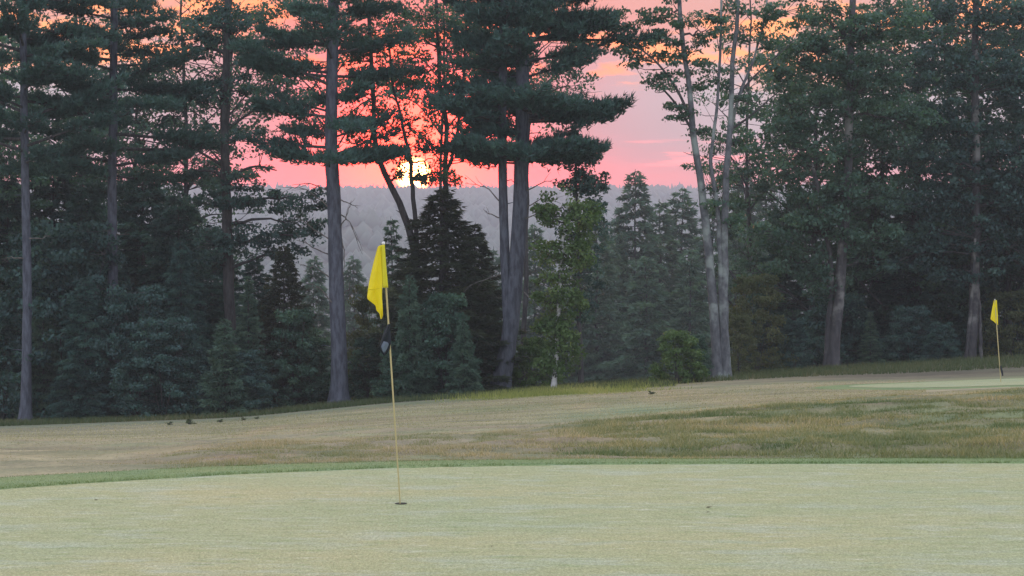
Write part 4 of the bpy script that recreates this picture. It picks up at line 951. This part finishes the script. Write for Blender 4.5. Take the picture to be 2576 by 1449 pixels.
# weed clumps in the fairway
T_weed = bush_mesh(0.2, 0.16, 21, 'edge', 14, 22, 0.05, 0.06, 0.8, 0.3, 4)
for px, D, s, lb in [(425, 52, 0.16, 'small dark weed tuft at the left of the row of tufts on the fairway'), (477, 52, 0.24, 'largest rounded weed tuft on the left fairway'), (552, 53, 0.15, 'flat weed tuft right of the largest one on the fairway'),
                     (612, 54, 0.15, 'weed tuft near the right end of the row on the fairway'), (645, 54.5, 0.12, 'faint weed tuft at the right end of the row on the fairway'), (1640, 52.5, 0.16, 'lone weed tuft on the fairway below the misty gap')]:
    me, h = T_weed; b = ground_pt(px, D); root = empty('weed_tuft', b, lb, 'weed', 'weed tufts on the fairway'); root.scale = (0.75 * s / 0.2,) * 2 + (0.5 * s / 0.2,); root.rotation_euler = (0, 0, random.uniform(0, 6))
    for nm, d in me: o = bpy.data.objects.new(nm, d); C.objects.link(o); o.parent = root; o['kind'] = 'stuff'

# ------------------------------------------------------------------ flagsticks and cups
M['pole'] = plain_mat('tan_fibreglass', (0.50, 0.43, 0.22), 0.4)
M['yellow'] = plain_mat('yellow_nylon', (0.95, 0.83, 0.02), 0.6, 0.3, 0.05, 9)
M['hem'] = plain_mat('yellow_hem', (0.74, 0.68, 0.03), 0.65, 0.1, 0.08, 14)
M['navy'] = plain_mat('black_cloth', (0.012, 0.018, 0.030), 0.7, 0.0, 0.2)
M['greyblue'] = plain_mat('pale_grey_blue', (0.13, 0.17, 0.24), 0.6, 0.1, 0.25, 12)
M['white'] = plain_mat('white_plastic', (0.75, 0.75, 0.78), 0.4)
M['hole'] = plain_mat('soil_and_hole_shade', (0.03, 0.028, 0.02), 0.9)
M['cup'] = plain_mat('cup_liner', (0.5, 0.5, 0.47), 0.5)

def cloth(name, Lft, Rgt, mat, parent, n=26, m=14, wave=0.012, ph=0.0, depth=(0.0, 0.0), thick=0.0015):
    """cloth between two edges (world polylines), rippled, with a real thickness"""
    A = smooth_line(np.array(Lft), n); B = smooth_line(np.array(Rgt), n)
    V = []
    for i in range(n):
        for j in range(m):
            s = j / (m - 1); p = A[i] * (1 - s) + B[i] * s
            p = p + np.array([0, 1, 0]) * (wave * math.sin(s * 7 + i * 0.22 + ph) * math.sin(math.pi * min(1, 0.15 + s * 0.85)) + depth[0] * (1 - s) + depth[1] * s)
            V.append(p)
    V = np.array(V); i = np.arange((n - 1) * m).reshape(n - 1, m)[:, :-1].ravel()
    Fq = np.stack([i, i + 1, i + m + 1, i + m], 1)
    o = mesh_np(name, V, [Fq], mat, parent, smooth=True)
    md = o.modifiers.new('thickness', 'SOLIDIFY'); md.thickness = thick
    return o

def flagstick(label, D, foot, top, pole_r, flag_fn, name='flagstick'):
    b = pt(*foot, D); b[2] = float(G(b[0], b[1])) + 0.01
    root = empty(name, b, label, 'flagstick', 'golf flagsticks')
    t = pt(*top, D)
    T = Tubes(); s = np.linspace(0, 1, 14)[:, None]; T.add(b - np.array([0, 0, 0.1]) + (t - b + np.array([0, 0, 0.1])) * s, np.linspace(pole_r * 0.65, pole_r, 14), 12)
    T.build('pole', M['pole'], root)
    # domed white cap
    T = Tubes(); a = np.linspace(0, 1, 7); T.add(t + np.array([0, 0, 1.0]) * (a * 0.03 - 0.002)[:, None], 0.015 * np.sqrt(np.clip(1 - (a * 2 - 1) ** 2, 0.02, 1)), 12); T.build('cap', M['white'], root)
    flag_fn(root, D, b, t)
    return root
def S(px, py): # a place in the 4032 px wide photograph
    return px * 2576 / 4032, py * 2576 / 4032
def near_flag(root, D, b, t):
    q = lambda a, c, dd=0.0: pt(*S(1400 + a / 2.896, 930 + c / 2.896), D) + np.array([0, dd, 0])
    # sleeve round the pole, then the fold, then the hanging fly
    cloth('flag_hem', [q(276, 104, -0.02), q(292, 250, -0.02), q(304, 420, -0.022), q(314, 588, -0.022)], [q(336, 96, -0.02), q(346, 250, -0.02), q(360, 420, -0.02), q(374, 586, -0.02)], M['hem'], root, 18, 9, 0.006, 0.5)
    cloth('flag', [q(250, 122, 0.03), q(200, 300, 0.05), q(150, 520, 0.06), q(134, 640, 0.05), q(132, 712, 0.04), q(176, 752, 0.03), q(222, 792, 0.03), q(236, 846, 0.02), q(262, 876, 0.02), q(276, 905, 0.02), q(286, 944, 0.0)],
          [q(282, 104, -0.03), q(292, 240, -0.03), q(303, 400, -0.03), q(310, 560, -0.03), q(306, 600, -0.028), q(304, 680, -0.02), q(308, 760, -0.02), q(312, 830, -0.02), q(312, 870, -0.01), q(312, 905, -0.01), q(300, 944, 0.0)], M['yellow'], root, 44, 16, 0.018, 0.0)
    # lower fly folded behind, its edge a crease across the cloth
    cloth('flag_fold', [q(138, 604, -0.005), q(210, 600, -0.010), q(304, 583, -0.050)], [q(138, 612, 0.0), q(210, 608, -0.004), q(304, 590, -0.046)], M['yellow'], root, 12, 3, 0.0)
    cloth('pennant', [q(372, 1000, -0.02), q(344, 1050, -0.01), q(304, 1150, 0.0), q(282, 1225, 0.02), q(272, 1275, 0.02), q(292, 1325, 0.02), q(318, 1362, 0.01)],
          [q(392, 1004, -0.02), q(396, 1060, -0.02), q(402, 1130, -0.022), q(406, 1190, -0.024), q(402, 1230, -0.02), q(384, 1300, -0.01), q(326, 1364, 0.0)], M['navy'], root, 26, 10, 0.010, 1.0)
    cloth('pennant_pale', [q(322, 1196, -0.032), q(302, 1235, -0.032), q(297, 1265, -0.032), q(310, 1305, -0.030), q(324, 1328, -0.026)],
          [q(362, 1205, -0.042), q(380, 1225, -0.044), q(374, 1255, -0.040), q(352, 1298, -0.034), q(328, 1330, -0.026)], M['greyblue'], root, 16, 8, 0.004, 0.6)  # paler grey-blue area laid over the lower pennant
def far_flag(root, D, b, t):
    q = lambda a, c, dd=0.0: pt(*S(3860 + a / 3.715, 1150 + c / 3.715), D) + np.array([0, dd, 0])
    cloth('flag', [q(204, 120, 0.02), q(184, 230, 0.04), q(168, 340, 0.05), q(162, 400, 0.05), q(200, 430, 0.03), q(246, 478, 0.0)],
          [q(240, 118, -0.03), q(246, 220, -0.03), q(254, 320, -0.03), q(256, 380, -0.03), q(258, 430, -0.03), q(260, 480, -0.02)], M['yellow'], root, 26, 10, 0.02, 0.4)
    cloth('pennant', [q(290, 1078, -0.03), q(294, 1130, -0.03), q(310, 1180, -0.03), q(326, 1228, -0.02)], [q(314, 1078, -0.03), q(322, 1120, -0.03), q(336, 1180, -0.03), q(340, 1228, -0.02)], M['navy'], root, 12, 5, 0.006)
def cup(label, c, r=0.044, off=0.014):
    root = empty('golf_cup', c, label, 'golf hole', 'golf holes')
    th = np.linspace(0, 2 * np.pi, 32, endpoint=False)
    x = np.array([c[0], c[1], 0]); z0 = c[2]
    def rg(rr, z): return np.stack([c[0] + rr * np.cos(th), c[1] + rr * np.sin(th), np.full(32, z0 + z)], 1)
    def strip(rings): 
        V = np.concatenate(rings); F_ = []
        j = np.arange(32); k = (j + 1) % 32
        for i in range(len(rings) - 1): F_.append(np.stack([i * 32 + j, i * 32 + k, (i + 1) * 32 + k, (i + 1) * 32 + j], 1))
        return V, np.concatenate(F_)
    # the cut soil rim stands a hair proud; a flat dark disc inside paints the hole's shade
    V, Fq = strip([rg(r + 0.006, 0.0), rg(r + 0.003, 0.004), rg(r, 0.005), rg(r - 0.002, -0.001)]); mesh_np('rim', V, [Fq], M['hole'], root)
    V, Fq = strip([rg(r, 0.002), rg(0.001, 0.002)]); mesh_np('hole_shade', V, [Fq], M['hole'], root)

D1 = 16.3; D2 = 50.3
b1 = pt(1008, 1272.5, D1); D1 = float(CAM_H * F / (1272.5 * K - HY))
flagstick('near flagstick with hanging yellow flag and small black pennant on the front green', D1, (1008, 1272.5), (964.5, 616), 0.0085, near_flag)
flagstick('far flagstick with folded yellow flag and black band at the right edge', D2, (2520, 965), (2503, 755), 0.014, far_flag)
b1 = pt(1008, 1272.5, D1); cup('dark round hole at the foot of the near flagstick', (b1[0], b1[1], float(G(b1[0], b1[1])) + 0.013))
# stray dead leaves on the green
M['deadleaf'] = plain_mat('dead_leaf', (0.10, 0.075, 0.04), 0.8)
for px, py, s, lb in [(240, 1264, 0.035, 'tiny dead leaf on the green at the left'), (2000 * 0.6389 + 505 , 1295, 0.03, 'tiny dark fleck of leaf on the green right of the hole'), (1785, 1283, 0.05, 'dead leaf lying at the middle right of the green'), (1238, 1382, 0.02, 'tiny dark scrap on the green near the picture bottom')]:
    D = CAM_H * F / (py * K - HY); c = pt(px, py, D); c[2] = float(G(c[0], c[1])) + 0.016
    a = np.array([[-1, 0, 0], [-0.4, 0.5, 0.25], [0.5, 0.45, 0.2], [1, 0, 0.35], [0.5, -0.45, 0.25], [-0.4, -0.5, 0.15], [0, 0, -0.02]]) * s / 2
    V = a + c; Ft = np.array([[6, i, (i + 1) % 6] for i in range(6)])
    o = mesh_np('fallen_leaf', V, [Ft], M['deadleaf'], origin=c); tag(o, lb, 'leaf', 'dead leaves on the green')
    md = o.modifiers.new('thickness', 'SOLIDIFY'); md.thickness = 0.001

# ------------------------------------------------------------------ haze
def haze():
    z0, z1 = -40.0, 80.0; x0, x1, y0, y1 = -4400, 4400, -450, 5400
    V = np.array([[x0, y0, z0], [x1, y0, z0], [x1, y1, z0], [x0, y1, z0], [x0, y0, z1], [x1, y0, z1], [x1, y1, z1], [x0, y1, z1]], float)
    Fq = np.array([[0, 3, 2, 1], [4, 5, 6, 7], [0, 1, 5, 4], [1, 2, 6, 5], [2, 3, 7, 6], [3, 0, 4, 7]])
    m, t = newmat('haze'); v = nd(t, 'ShaderNodeVolumePrincipled'); v.inputs['Color'].default_value = (0.82, 0.87, 1.0, 1)
    v.inputs['Density'].default_value = 0.00054; v.inputs['Anisotropy'].default_value = 0.15
    o = nd(t, 'ShaderNodeOutputMaterial'); t.links.new(v.outputs[0], o.inputs['Volume'])
    ob = mesh_np('haze', V, [Fq], m); tag(ob, 'thin dusk mist over the golf course and valley', 'mist', kind='stuff')
haze()
